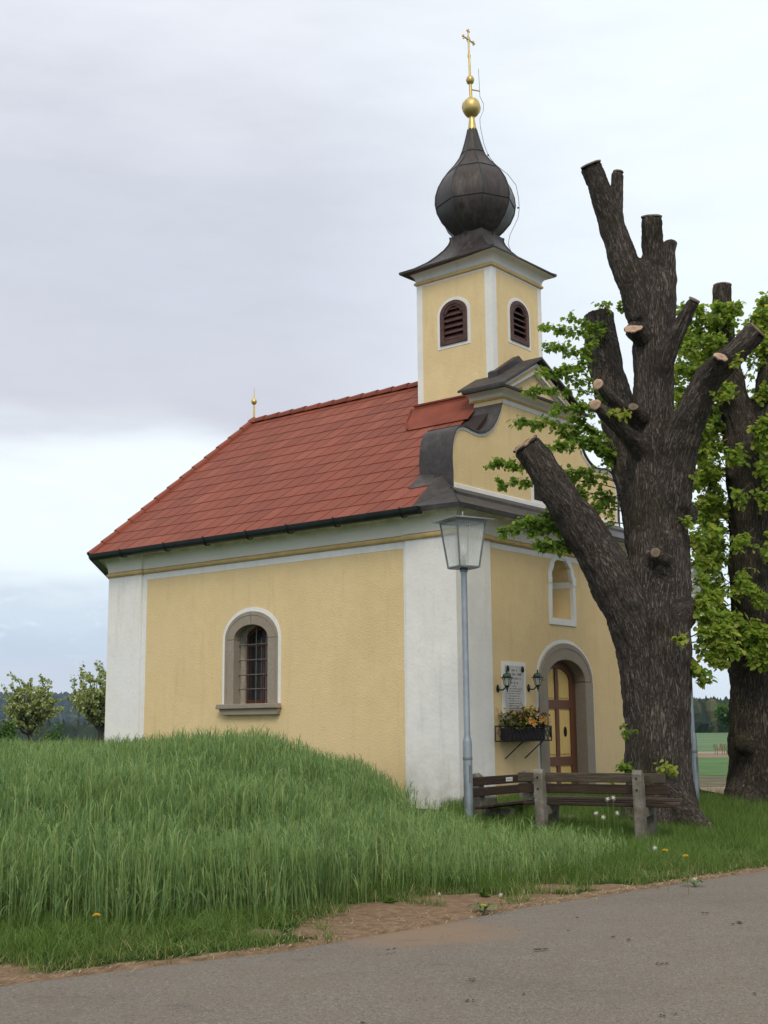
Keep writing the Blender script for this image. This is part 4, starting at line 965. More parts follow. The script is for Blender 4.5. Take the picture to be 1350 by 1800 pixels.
onion = [(.41, 11.55), (.43, 11.60), (.56, 11.72), (.71, 11.90), (.805, 12.10), (.84, 12.30), (.825, 12.48), (.76, 12.68), (.66, 12.86), (.54, 13.02), (.40, 13.18), (.295, 13.33), (.225, 13.50), (.17, 13.68), (.125, 13.85), (.095, 13.98)]
MB().lathe([(r_, z_) for r_, z_ in onion], 8, (TC.x, TC.y), phase=0, fn=spf).build('onion_dome', COP, spire, smooth=22)
for k in range(8):
    th = 2 * PI * k / 8; MB().tube([spf((TC.x + r_ * 1.005 * math.cos(th), TC.y + r_ * 1.005 * math.sin(th), z_)) for r_, z_ in onion], .012, 5).build('dome_seam', SEAM, spire, smooth=60)
def ron(z):
    for (a, b), (c, d) in zip(onion, onion[1:]):
        if b <= z <= d: return a + (c - a) * (z - b) / (d - b)
for z_ in (12.22, 12.98, 13.42):
    r_ = ron(z_) * 1.004; MB().tube([spf((TC.x + r_ * math.cos(2 * PI * k / 8), TC.y + r_ * math.sin(2 * PI * k / 8), z_)) for k in range(9)], .012, 5).build('dome_seam', SEAM, spire)
MB().lathe([(.095, 13.96), (.072, 14.12), (.055, 14.28)], 12, (TC.x, TC.y), fn=spf).build('gilded_collar', GOLD, spire, smooth=50)
MB().lathe([(.05, 14.25), (.12, 14.29), (.185, 14.38), (.205, 14.47), (.185, 14.57), (.12, 14.65), (.05, 14.69)], 8, (TC.x, TC.y), fn=spf).build('gilded_ball', GOLD, spire, smooth=50)
MB().lathe([(.035, 14.68), (.030, 15.02)], 10, (TC.x, TC.y), fn=spf).build('gilded_rod', GOLD, spire, smooth=50)
MB().lathe([(.03, 15.00), (.07, 15.03), (.092, 15.095), (.07, 15.16), (.03, 15.19)], 12, (TC.x, TC.y), fn=spf).build('gilded_ball', GOLD, spire, smooth=50)
cr_ = empty('gilded_cross', (0, 0, 0), 0, spire)
mb = MB(); mb.lathe([(.026, 15.18), (.018, 16.00), (.016, 16.20)], 8, (TC.x, TC.y), fn=spf)
az_ = 16.02
mb.tube([spf((TC.x - .17, TC.y, az_)), spf((TC.x + .17, TC.y, az_))], .016, 6)
for (dx, dz) in ((-.18, 0), (.18, 0), (0, .20)):
    for (ex, ez) in ((0, 0), (.035, 0), (-.035, 0), (0, .035), (0, -.035)): 
        c_ = spf((TC.x + dx + ex, TC.y, az_ + dz + ez)); mb.ball(c_, .022, 6, 4)
mb.tube([spf((TC.x + .075 * math.cos(a * PI / 6), TC.y, az_ + .075 * math.sin(a * PI / 6))) for a in range(13)], .007, 4)
for s_ in (-1, 1): mb.tube([spf((TC.x + s_ * q[0], TC.y, 15.62 + q[1])) for q in ((.02, .06), (.05, .05), (.055, 0), (.03, -.03), (.01, -.01))], .008, 4)
mb.build('cross', GOLD, cr_, smooth=50); 
WIRE = simple('lightning_wire', (.10, .13, .13), .5, .6)
vr = Vector((.632, -.775))     # towards the right of the picture, in (v,u)
def rp_(r, z): return spf((TC.x + vr.x * r, TC.y + vr.y * r, z))
mb = MB(); mb.tube([rp_(.02, 14.88), rp_(.20, 14.84)], .014, 6); mb.build('rod_bracket', GOLD, spire)
mb = MB(); mb.tube([rp_(.185, 15.35), rp_(.19, 14.84), rp_(.19, 14.72), rp_(.26, 14.55), rp_(.25, 14.40), rp_(.17, 14.22), rp_(.17, 14.05), rp_(.23, 13.66), rp_(.31, 13.40), rp_(.44, 13.20), rp_(.70, 12.96), rp_(.86, 12.72), rp_(.90, 12.44), rp_(.905, 12.20), rp_(.87, 12.0), rp_(.68, 11.62), rp_(.64, 11.42), rp_(.72, 11.20)], .006, 4); mb.build('lightning_conductor', WIRE, spire)
for z_, r_ in ((13.40, .31), (12.22, .88)): mb = MB(); mb.ball(rp_(r_, z_), .022, 6, 4); mb.build('conductor_clip', SEAM, spire)

# ------------------------------------------------------------------ street lamps
def street_lamp(p, yaw, hgt, label, tilt=0.0):
    r = empty('street_lamp', p, yaw); r.rotation_euler = (0, tilt, yaw); tag(r, label, 'street lamp', 'galvanised lamps beside the chapel')
    MB().lathe([(.066, -.3), (.066, 1.18), (.060, 1.22), (.046, 1.27), (.044, hgt), (.044, hgt + .01)], 16).build('pole', GALV, r, smooth=40)
    MB().lathe([(.058, hgt - .02), (.058, hgt + .03), (.05, hgt + .05)], 12).build('pole_collar', GALVD, r, smooth=40)
    mb = MB(); mb.box((-.02, -.072, .62), (.02, -.06, .86)); mb.build('service_hatch', GALVD, r)
    MB().lathe([(.068, .93), (.070, .94), (.070, .97), (.068, .98)], 16).build('clamp_band', GALVD, r)
    z0, z1, a, b = hgt + .04, hgt + .72, .165, .245
    mb = MB(); c4 = lambda h, z: [(-h, -h, z), (h, -h, z), (h, h, z), (-h, h, z)]
    for (x, y) in ((-1, -1), (1, -1), (1, 1), (-1, 1)): mb.tube([(x * a, y * a, z0), (x * b, y * b, z1)], .014, 4, phase=PI / 4)
    for h, z in ((a, z0 + .01), (b, z1 - .01)):
        q = c4(h, z)
        for k in range(4): mb.tube([q[k], q[(k + 1) % 4]], .014, 4, phase=PI / 4)
    mb.box((-a, -a, z0 - .012), (a, a, z0 + .008)); mb.build('lantern_frame', GALVD, r)
    for k in range(4):
        (x0, y0), (x1, y1) = [((-1, -1), (1, -1)), ((1, -1), (1, 1)), ((1, 1), (-1, 1)), ((-1, 1), (-1, -1))][k]
        mb = MB(); n = 26; vs = []
        for i in range(n + 1):
            t = i / n; w = .003 if i % 2 else -.001; nx, ny = (x0 + x1) / 2, (y0 + y1) / 2; L = math.hypot(nx, ny); nx /= L; ny /= L
            vs += [((x0 + (x1 - x0) * t) * (a - .008) + nx * w, (y0 + (y1 - y0) * t) * (a - .008) + ny * w, z0 + .01), ((x0 + (x1 - x0) * t) * (b - .008) + nx * w, (y0 + (y1 - y0) * t) * (b - .008) + ny * w, z1 - .015)]
        mb.add(vs, [(2 * i, 2 * i + 2, 2 * i + 3, 2 * i + 1) for i in range(n)]).build('glass_pane', GLS, r, fix=False)
    mb = MB(); o = .34; rb = [(-o, -o, z1 + .01), (o, -o, z1 + .01), (o, o, z1 + .01), (-o, o, z1 + .01)]; rt_ = [(q[0], q[1], q[2] + .012) for q in rb]
    mb.add(rb + rt_ + [(0, 0, z1 + .10), (0, 0, z1 + .06)], [(0, 1, 5, 4), (1, 2, 6, 5), (2, 3, 7, 6), (3, 0, 4, 7), (4, 5, 8), (5, 6, 8), (6, 7, 8), (7, 4, 8), (1, 0, 9), (2, 1, 9), (3, 2, 9), (0, 3, 9)]); mb.build('lantern_roof', GALVD, r)
    MB().lathe([(.012, z1 + .09), (.012, z1 + .13), (.006, z1 + .16)], 8).build('roof_knob', GALV, r)
    MB().lathe([(.03, z0), (.035, z0 + .12), (.02, z0 + .14)], 10).build('lamp_socket', GALVD, r)
    MB().lathe([(.01, z0 + .14), (.05, z0 + .19), (.06, z0 + .27), (.035, z0 + .34), (.001, z0 + .37)], 12).build('bulb', simple('clear_bulb', (.7, .7, .66), .3), r, smooth=60)
    mb = MB(); mb.box((-.05, -.05, z1 - .08), (.05, .05, z1)); mb.build('ballast_box', GALVD, r)
    return r
lp = at(824, 1425, 18.4); lz = H(lp.x, lp.y)
street_lamp((lp.x, lp.y, lz), math.radians(28), at(817, 1003, 18.4).z - lz, 'galvanised lantern post standing in front of the near chapel corner', math.radians(-.1))
lp2 = at(1224, 1418, 21.2); lz2 = H(lp2.x, lp2.y)
street_lamp((lp2.x, lp2.y, lz2), math.radians(40), 3.30, 'galvanised lantern post half hidden between the two pollarded lindens', math.radians(-.5))

# ------------------------------------------------------------------ benches
def bench(p, yaw, L, label, gz_, slats=2, plate=False, mat=BWOOD, mat2=BWOODG, back=True):
    """local frame: x along the bench, -y is the back (towards the viewer of the back), seat in +y"""
    r = empty('wooden_bench', (p.x, p.y, gz_), yaw); tag(r, label, 'bench', 'weathered benches in front of the chapel')
    rb = random.Random(int(L * 1000))
    for i, z in enumerate((.655, .805) if back else ()):
        M = Matrix.Rotation(math.radians(-12), 4, 'X'); y = -.03 - (.0 if i == 0 else .032)
        mb = MB(); mb.box((-L / 2 + rb.uniform(-.02, .02), y - .0, z - .062), (L / 2 + rb.uniform(-.02, .02), y + .045, z + .062)); o = mb.build('back_plank', mat if i == 0 else mat2, r); bevel(o, .010)
    for i in range(4):
        y = .10 + i * .115; mb = MB(); dz = (y - .1) * .17; mb.box((-L / 2 + .04 + rb.uniform(-.03, .03), y - .048, .425 + dz), (L / 2 + .06 + rb.uniform(-.03, .03), y + .048, .468 + dz)); o = mb.build('seat_plank', mat2 if i % 2 else mat, r); bevel(o, .010)
    for x in (-L * .33, L * .33):
        mb = MB(); mb.prism([(-.10, -.35), (.06, -.35), (.03, .88), (-.02, .915), (-.075, .91), (-.105, .86)] if back else [(.10, -.35), (.2, -.35), (.2, .42), (.1, .42)], lambda a, b, d, x=x: (x + d, a - .075 + (.0 - b) * .05, b), -.065, .065); bevel(mb.build('concrete_post', CONC, r), .015)
        mb = MB(); mb.prism([(.0, .30), (.42, .33), (.44, .422), (.0, .422)], lambda a, b, d, x=x: (x + d, a, b), -.055, .055); bevel(mb.build('concrete_bracket', CONC, r), .012)
        mb = MB(); mb.prism([(.30, -.35), (.42, -.35), (.41, .34), (.31, .34)], lambda a, b, d, x=x: (x + d, a, b), -.055, .055); bevel(mb.build('concrete_leg', CONC, r), .012)
        for z in (.66, .81) if back else (): mb = MB(); mb.ball((x, -.195 - z * .04, z), .014, 6, 4); mb.build('bolt', IRON, r)
    if plate: mb = MB(); mb.box((-.06, -.018, .775), (.13, -.010, .835)); mb.build('sign_plate', simple('white_plate', (.62, .63, .62), .4), r)
    if plate:
        mb = MB()
        for q in range(7): mb.box((-.04 + q * .023, -.011, .797), (-.027 + q * .023, -.0085, .810))
        mb.build('plate_lettering', ENG, r)
    return r
a_, b_ = at(913, 1362, 17.9), at(1174, 1372, 16.9); m_ = (a_ + b_) / 2; yaw2 = math.atan2(b_.y - a_.y, b_.x - a_.x)
bench(m_, yaw2, math.hypot(b_.x - a_.x, b_.y - a_.y), 'weathered wooden bench in front of the big pollarded linden seen from behind', at(1043, 1366, m_.y).z - .81, mat=BWOOD, mat2=BWOODG)
a_, b_ = at(831, 1372, 18.55), at(960, 1366, 20.4); m_ = (a_ + b_) / 2; yaw1 = math.atan2(b_.y - a_.y, b_.x - a_.x) + PI
bench(m_, yaw1, math.hypot(b_.x - a_.x, b_.y - a_.y), 'dark bench with a small white plate beside the lamp post below the flower box', at(895, 1369, m_.y).z - .81, plate=True, mat2=BWOOD)
m_ = at(1205, 1391, 21.4); bench(Vector((m_.x - .62, m_.y + .2, 0)), math.radians(8), 1.9, 'backless bench behind the big linden trunk with only its plank end showing', m_.z - .45, back=False)
# stone blocks under the benches
def stone(name, px, py, Y, sx, sy, sz, label, rot=0.2, mat=GRAN):
    p = at(px, py, Y); g = H(p.x, p.y); mb = MB(); mb.box((-sx / 2, -sy / 2, -.15), (sx / 2, sy / 2, sz)); o = mb.build(name, mat, None); bevel(o, .03, 3); o.location = (p.x, p.y, g); o.rotation_euler = (0, 0, rot); tag(o, label, 'stone'); return o
stone('stone_block', 844, 1415, 19.8, .42, .35, .34, 'dark grey stone block behind the lamp post foot', .5, simple('dark_stone', (.10, .095, .09), .9, var=.3, bump=.4))
stone('stone_block', 942, 1418, 20.2, .22, .25, .20, 'pale sandstone block under the dark bench', .9, simple('pale_sandstone', (.36, .27, .19), .9, var=.2, bump=.4))
stone('stone_block', 1018, 1418, 19.2, 1.0, .45, .10, 'long flat stone slab in the grass under the front bench', .35, simple('mossy_slab', (.16, .15, .11), .9, var=.3, bump=.4))
stone('stone_block', 928, 1400, 21.6, .26, .18, .50, 'blue grey upright stone against the yellow chapel wall', .88, simple('bluegrey_stone', (.22, .24, .27), .8, var=.15, bump=.3))

# ------------------------------------------------------------------ pollarded lindens
class Tree:
    def __init__(s): s.segs = []; s.mb = MB()
    def limb(s, pts, seg=14):
        """pts: (px, py, depth, radius px)"""
        P = [at(x, y, Y) for x, y, Y, r in pts]; Rr = [r * Y / F * .93 for x, y, Y, r in pts]
        # subdivide
        P2, R2 = [], []
        for i in range(len(P) - 1):
            p0 = P[max(i - 1, 0)]; p1 = P[i]; p2 = P[i + 1]; p3 = P[min(i + 2, len(P) - 1)]
            for k in range(4):
                t = k / 4; q = .5 * ((2 * p1) + (p2 - p0) * t + (2 * p0 - 5 * p1 + 4 * p2 - p3) * t * t + (3 * p1 - p0 - 3 * p2 + p3) * t ** 3)
                P2.append(q); R2.append(Rr[i] + (Rr[i + 1] - Rr[i]) * (t * t * (3 - 2 * t)))
        P2.append(P[-1]); R2.append(Rr[-1]); s.mb.tube(P2, R2, seg)
        tg = [(P2[min(i + 1, len(P2) - 1)] - P2[max(i - 1, 0)]).normalized() for i in range(len(P2))]; e = tg[0].cross(Vector((0.3, 1, 0.1))).normalized(); arc = 0.0; fr = []
        for i in range(len(P2)):
            e = (e - tg[i] * e.dot(tg[i])).normalized(); fr.append((e.copy(), tg[i].cross(e), arc))
            if i < len(P2) - 1: arc += (P2[i + 1] - P2[i]).length
        o_ = len(s.segs) * .37
        for i in range(len(P2) - 1): s.segs.append((P2[i], P2[i + 1], (R2[i], R2[i + 1]), fr[i], fr[i + 1], o_))
        return P2, R2
    def build(s, parent, mat, voxel=.035, amp=.022, seedo=0.0, flare=None):
        me = bpy.data.meshes.new('tmp'); me.from_pydata(s.mb.v, [], s.mb.f)
        bm = bmesh.new(); bm.from_mesh(me); bmesh.ops.recalc_face_normals(bm, faces=bm.faces); bm.to_mesh(me); bm.free()
        o = bpy.data.objects.new('trunk', me); COL.objects.link(o)
        rm = o.modifiers.new('r', 'REMESH'); rm.mode = 'VOXEL'; rm.voxel_size = voxel; rm.use_smooth_shade = True
        sm = o.modifiers.new('s', 'SMOOTH'); sm.factor = .5; sm.iterations = 6
        dg = bpy.context.evaluated_depsgraph_get(); me2 = bpy.data.meshes.new_from_object(o.evaluated_get(dg)); o.modifiers.clear(); o.data = me2; me2.name = 'trunk'
        n = len(me2.vertices); co = np.empty(n * 3, np.float32); me2.vertices.foreach_get('co', co); co = co.reshape(-1, 3).astype(float)
        nr = np.empty(n * 3, np.float32); me2.vertices.foreach_get('normal', nr); nr = nr.reshape(-1, 3)
        best = np.full(n, 1e9); bc = np.zeros((n, 3)); wsum = np.zeros(n); acc = np.zeros((n, 3)); off = 0.0
        for (a, b, (ra, rb), fa, fb_, o_) in s.segs:
            A_ = np.array(a); d = np.array(b) - A_; L = np.linalg.norm(d); d /= L; t = np.clip((co - A_) @ d / L, 0, 1)[:, None]; q = A_ + t * L * d; w = co - q; D = np.linalg.norm(w, axis=1) / (ra + (rb - ra) * t[:, 0])
            e1 = np.array(fa[0]) * (1 - t) + np.array(fb_[0]) * t; e2 = np.array(fa[1]) * (1 - t) + np.array(fb_[1]) * t
            c = np.stack([(w * e1).sum(1) + o_, (w * e2).sum(1), fa[2] + (fb_[2] - fa[2]) * t[:, 0] + o_], 1); m = D < best; best[m] = D[m]; bc[m] = c[m]
        at_ = me2.attributes.new('bark_co', 'FLOAT_VECTOR', 'POINT'); at_.data.foreach_set('vector', bc.astype(np.float32).ravel())
        disp = np.empty(n)
        for i in range(n):
            x, y, z = bc[i]; wv = .06 * noise.noise(Vector((x * 2, y * 2, z * 3))); v = Vector((x * 15 + seedo + wv * 15, y * 15, z * 1.5)); rdg = 1 - abs(noise.noise(v)) * 2.6; v2 = Vector((x * 30 + wv * 30, y * 30 + seedo, z * 3)); rdg2 = 1 - abs(noise.noise(v2)) * 2.4
            lump = noise.noise(Vector(co[i]) * 1.6 + Vector((seedo, 0, 0))) + .5 * noise.noise(Vector(co[i]) * 4.2 + Vector((seedo, 3, 0)))
            disp[i] = amp * (rdg * .8 + rdg2 * .45) + lump * .045
        co2 = co + nr * disp[:, None] * np.clip(best - .0, .55, 1.15)[:, None]
        me2.vertices.foreach_set('co', co2.astype(np.float32).ravel()); me2.update(); me2.materials.clear(); me2.materials.append(mat); me2.shade_smooth(); o.parent = parent; return o
def cut(parent, p, n, rx_, ry_, mat=CUT, name='cut_face', th=.02):
    n = Vector(n).normalized(); ref = Vector((0, 0, 1)) if abs(n.z) < .9 else Vector((1, 0, 0)); a = n.cross(ref).normalized(); b = n.cross(a)
    mb = MB(); k = 22; vs = []; fs = []; rr_ = random.Random(int(p[0] * 977)); ph = rr_.uniform(0, 6)
    for j, (s_, h) in enumerate(((1, -th), (1, 0), (.96, .006), (.5, .008))):
        for i in range(k): th_ = 2 * PI * i / k; w = 1 + .05 * math.sin(3 * th_ + ph) + .03 * math.sin(7 * th_ + ph); vs.append(a * math.cos(th_) * rx_ * s_ * w + b * math.sin(th_) * ry_ * s_ * w + n * h)
    for j in range(3): fs += [(j * k + i, j * k + (i + 1) % k, (j + 1) * k + (i + 1) % k, (j + 1) * k + i) for i in range(k)]
    vs.append(n * .008); fs += [(3 * k + i, 3 * k + (i + 1) % k, 4 * k) for i in range(k)]
    o = mb.add(vs, fs).build(name, mat, parent, smooth=60); o.location = p
    if mat is CUTO: return o
    rx_ *= .95; ry_ *= .95
    rim = [a * math.cos(2 * PI * i / 20) * rx_ * (1.0 + .06 * math.sin(3 * 2 * PI * i / 20 + ph)) + b * math.sin(2 * PI * i / 20) * ry_ * (1.0 + .06 * math.sin(3 * 2 * PI * i / 20 + ph)) - n * .008 for i in range(21)]
    c_ = MB().tube(rim, [rx_ * (.09 + .04 * math.sin(i * 1.9)) for i in range(21)], 6, cap=False).build('bark_rim', TWIG, parent, smooth=60); c_.location = p; return o

T1 = Tree(); b1 = at(1160, 1430, 19.2)
linden = empty('pollarded_linden', (0, 0, 0)); tag(linden, 'huge pollarded linden with bare cut limbs beside the chapel door', 'tree', 'pollarded lindens beside the chapel')
T1.limb([(1166, 1500, 19.2, 92), (1164, 1440, 19.2, 70), (1158, 1370, 19.2, 61), (1157, 1250, 19.2, 59), (1153, 1160, 19.2, 63), (1150, 1080, 19.2, 65), (1156, 1000, 19.2, 60), (1156, 900, 19.2, 53), (1152, 830, 19.25, 46), (1150, 740, 19.3, 40), (1150, 640, 19.3, 37), (1148, 560, 19.3, 38), (1143, 500, 19.3, 40), (1128, 468, 19.3, 30)])
for q in ([(1150, 1380, 19.0, 40), (1182, 1410, 18.8, 32), (1212, 1436, 18.6, 24), (1240, 1456, 18.45, 14), (1262, 1470, 18.3, 7)], [(1130, 1400, 19.0, 34), (1108, 1440, 18.8, 22), (1100, 1465, 18.7, 10)], [(1165, 1400, 18.9, 34), (1160, 1440, 18.6, 26), (1158, 1470, 18.4, 14)], [(1190, 1380, 19.4, 30), (1215, 1430, 19.5, 20)]): T1.limb(q)
T1.limb([(1150, 1330, 19.2, 44), (1140, 1230, 19.15, 46), (1122, 1130, 19.05, 44), (1082, 1030, 18.9, 43), (1028, 935, 18.75, 38), (975, 855, 18.6, 33.5), (925, 784, 18.5, 27.5)])       # big left limb
T1.limb([(1135, 560, 19.3, 34), (1112, 495, 19.25, 30), (1085, 425, 19.2, 26), (1060, 350, 19.1, 22.5), (1038, 291, 19.0, 20)])
T1.limb([(1078, 400, 19.2, 20), (1084, 350, 19.2, 14), (1086, 304, 19.2, 10.5)])
T1.limb([(1146, 520, 19.2, 26), (1146, 450, 19.2, 20), (1145, 383, 19.1, 19.5)])
T1.limb([(1160, 580, 19.5, 28), (1172, 500, 19.5, 16), (1176, 426, 19.5, 13)])
b_l, _ = T1.limb([(1135, 960, 19.5, 36), (1120, 880, 19.8, 33), (1100, 800, 20.1, 33), (1078, 700, 20.4, 33), (1062, 620, 20.6, 31), (1052, 552, 20.7, 29)])
T1.limb([(1130, 790, 19.1, 22), (1090, 752, 18.7, 14), (1048, 712, 18.4, 10.5)])
T1.limb([(1120, 745, 19.0, 14), (1090, 715, 18.7, 10.5), (1053, 677, 18.5, 10)])
T1.limb([(1130, 735, 19.0, 13), (1112, 716, 18.65, 9)])
T1.limb([(1140, 600, 19.3, 20), (1120, 584, 19.0, 17), (1113, 578, 18.90, 15.5)])
T1.limb([(1175, 890, 19.1, 40), (1190, 800, 18.9, 36), (1215, 725, 18.6, 30), (1248, 660, 18.3, 27), (1290, 622, 18.1, 22), (1332, 582, 17.9, 19)])   # right limb
T1.limb([(1240, 670, 18.3, 20), (1262, 640, 18.0, 16), (1267, 628, 17.9, 14)])
T1.limb([(1158, 700, 19.2, 16), (1175, 620, 19.0, 14), (1198, 570, 18.8, 13), (1220, 528, 18.6, 12)])
T1.limb([(1155, 990, 18.9, 26), (1154, 978, 18.65, 13), (1152, 972, 18.55, 9)])
T1.limb([(1165, 1000, 18.8, 24), (1172, 985, 18.62, 12), (1178, 985, 18.55, 9)])
for px, py, Y, rp__, out in ((1188, 1075, 18.7, 24, .22), (1120, 1150, 18.75, 22, .24), (1172, 760, 18.9, 20, .22), (1200, 900, 18.95, 18, .2), (1012, 915, 18.5, 15, .2), (1108, 505, 19.0, 14, .2)):
    T1.limb([(px, py + 3, Y + .45, rp__ * 1.7), (px, py, Y + out, rp__ * 1.1), (px, py - 2, Y + .08, rp__ * .6)], 12)
T1.build(linden, BARK, .034, .020, 0.0)
def cutpx(parent, px, py, Y, n, rpx, rpy=None, mat=CUT): cut(parent, at(px, py, Y), n, rpx * Y / F, (rpy or rpx) * Y / F, mat)
cutpx(linden, 922, 780, 18.47, at(922, 781, 18.47) - at(948, 818, 18.55), 25, 25, CUTM)
cutpx(linden, 1113, 577, 18.82, (-.2, -.62, .78), 17)
cutpx(linden, 1051, 675, 18.40, (-.5, -.85, .28), 9.5, 11)
cutpx(linden, 1046, 711, 18.32, at(1042, 706, 18.2) - at(1062, 725, 18.6), 11, 10)
cutpx(linden, 1113, 715, 18.52, (-.1, -.95, .3), 9, 7, CUTO)
cutpx(linden, 1267, 627, 17.80, (.32, -.70, .63), 15, 12)
cutpx(linden, 1152, 971, 18.42, (-.35, -.9, .2), 8.5, 9, CUTO)
for px, py, Y, a, b, rp__ in ((1038, 289, 18.98, (1060, 350, 19.1), (1038, 291, 19.0), 19.5), (1086, 302, 19.2, (1084, 350, 19.2), (1086, 304, 19.2), 10), (1145, 381, 19.1, (1146, 450, 19.2), (1145, 383, 19.1), 19), (1334, 580, 17.88, (1290, 622, 18.1), (1332, 582, 17.9), 18), (1221, 526, 18.6, (1198, 570, 18.8), (1220, 528, 18.6), 11)):
    cutpx(linden, px, py, Y, at(*b) - at(*a), rp__, rp__, CUTO)

T2 = Tree(); linden2 = empty('pollarded_linden', (0, 0, 0)); tag(linden2, 'second pollarded linden at the right edge with leafy shoots and a short cut top', 'tree', 'pollarded lindens beside the chapel')
T2.limb([(1335, 1470, 21.8, 90), (1334, 1420, 21.8, 62), (1332, 1350, 21.8, 55), (1334, 1250, 21.8, 52), (1338, 1150, 21.8, 58), (1335, 1050, 21.8, 52), (1332, 950, 21.8, 52), (1330, 860, 21.8, 54), (1318, 790, 21.8, 48), (1288, 700, 21.8, 30), (1276, 620, 21.8, 21), (1272, 560, 21.8, 18), (1270, 502, 21.8, 17)])
T2.limb([(1330, 820, 21.8, 40), (1345, 740, 21.7, 32), (1352, 680, 21.7, 26), (1358, 620, 21.6, 20)])
T2.limb([(1310, 1380, 21.6, 26), (1285, 1420, 21.4, 18), (1268, 1445, 21.3, 10)])
T2.limb([(1320, 1400, 21.5, 30), (1318, 1430, 21.2, 22), (1316, 1450, 21.0, 14)])
T2.limb([(1300, 1190, 21.7, 18), (1286, 1172, 21.6, 10)]); T2.limb([(1312, 1310, 21.3, 22), (1300, 1306, 21.1, 12)]); T2.limb([(1300, 850, 21.7, 14), (1285, 832, 21.6, 7)])
T2.build(linden2, BARK2, .04, .022, 5.0)
cutpx(linden2, 1270, 500, 21.8, (0.02, -.1, 1), 16.5, 16.5, CUTO)

# --- shoots and leaves
LV = {'v': [], 'f': [], 't': []}
def leaf(st, p, d, up, s, tint):
    d = d.normalized(); side = d.cross(up)
    if side.length < 1e-3: side = d.cross(Vector((1, 0, 0)))
    side.normalize(); nn = side.cross(d); b = len(st['v'])
    st['v'] += [p, p + d * s * .18 + side * s * .44 + nn * s * .10, p + d * s * .62 + side * s * .38 + nn * s * .10, p + d * s, p + d * s * .62 - side * s * .38 + nn * s * .10, p + d * s * .18 - side * s * .44 + nn * s * .10]
    st['f'] += [(b, b + 1, b + 2, b + 3), (b, b + 3, b + 4, b + 5)]; st['t'] += [tint] * 6
def rnd_dir(rr_): 
    while True:
        v_ = Vector((rr_.uniform(-1, 1), rr_.uniform(-1, 1), rr_.uniform(-1, 1)))
        if .1 < v_.length < 1: return v_.normalized()
def shoot(st, tw, a, b, rr_, n, ls, wid, tint, droop=.25, thick=.010):
    """a leafy side branch from a to b with short twigs"""
    L = (b - a).length; d = (b - a) / L; mid = (a + b) / 2 + rnd_dir(rr_) * L * .07 + Vector((0, 0, L * .10)); P = []
    for i in range(7):
        t = i / 6; P.append(a * (1 - t) ** 2 + mid * 2 * t * (1 - t) + b * t * t)
    tw.tube(P, [thick * (1 - .75 * i / 6) for i in range(7)], 4, cap=False)
    for _ in range(n):
        t = rr_.random() ** .75; t = .18 + .82 * t; k = min(5, int(t * 6)); q = P[k].lerp(P[k + 1], t * 6 - k) if k < 6 else P[6]
        o = rnd_dir(rr_); o -= d * o.dot(d) * .4; e = q + o * wid * rr_.uniform(.3, 1) * (1.15 - .5 * t) + d * wid * .5 - Vector((0, 0, wid * droop * rr_.random()))
        tw.tube([q, e], [.0035, .0015], 3, cap=False)
        m = rr_.choice((3, 4, 5, 6))
        for j in range(m):
            pp = q.lerp(e, .35 + .65 * j / max(1, m - 1)) + rnd_dir(rr_) * ls * .35; ld = (o * .5 + rnd_dir(rr_) * .8 + Vector((0, 0, -.55))).normalized()
            leaf(st, pp, ld, (Vector((0, 0, 1)) + rnd_dir(rr_) * .7).normalized(), ls * rr_.uniform(.65, 1.2), min(1, max(0, tint + rr_.gauss(0, .2))))
def leafobj(st, name, mat, parent, stuff=True):
    me = bpy.data.meshes.new(name); me.from_pydata([tuple(q) for q in st['v']], [], st['f']); a = me.attributes.new('tint', 'FLOAT', 'POINT'); a.data.foreach_set('value', st['t']); me.materials.append(mat)
    o = bpy.data.objects.new(name, me); COL.objects.link(o); o.parent = parent
    if stuff: o['kind'] = 'stuff'
    return o
rr = random.Random(21)
def S(st, tw, ax, ay, aY, bx, by, bY, n, ls=.075, wid=.22, tint=.5, **k): shoot(st, tw, at(ax, ay, aY), at(bx, by, bY), rr, n, ls, wid, tint, **k)
st, tw = {'v': [], 'f': [], 't': []}, MB()
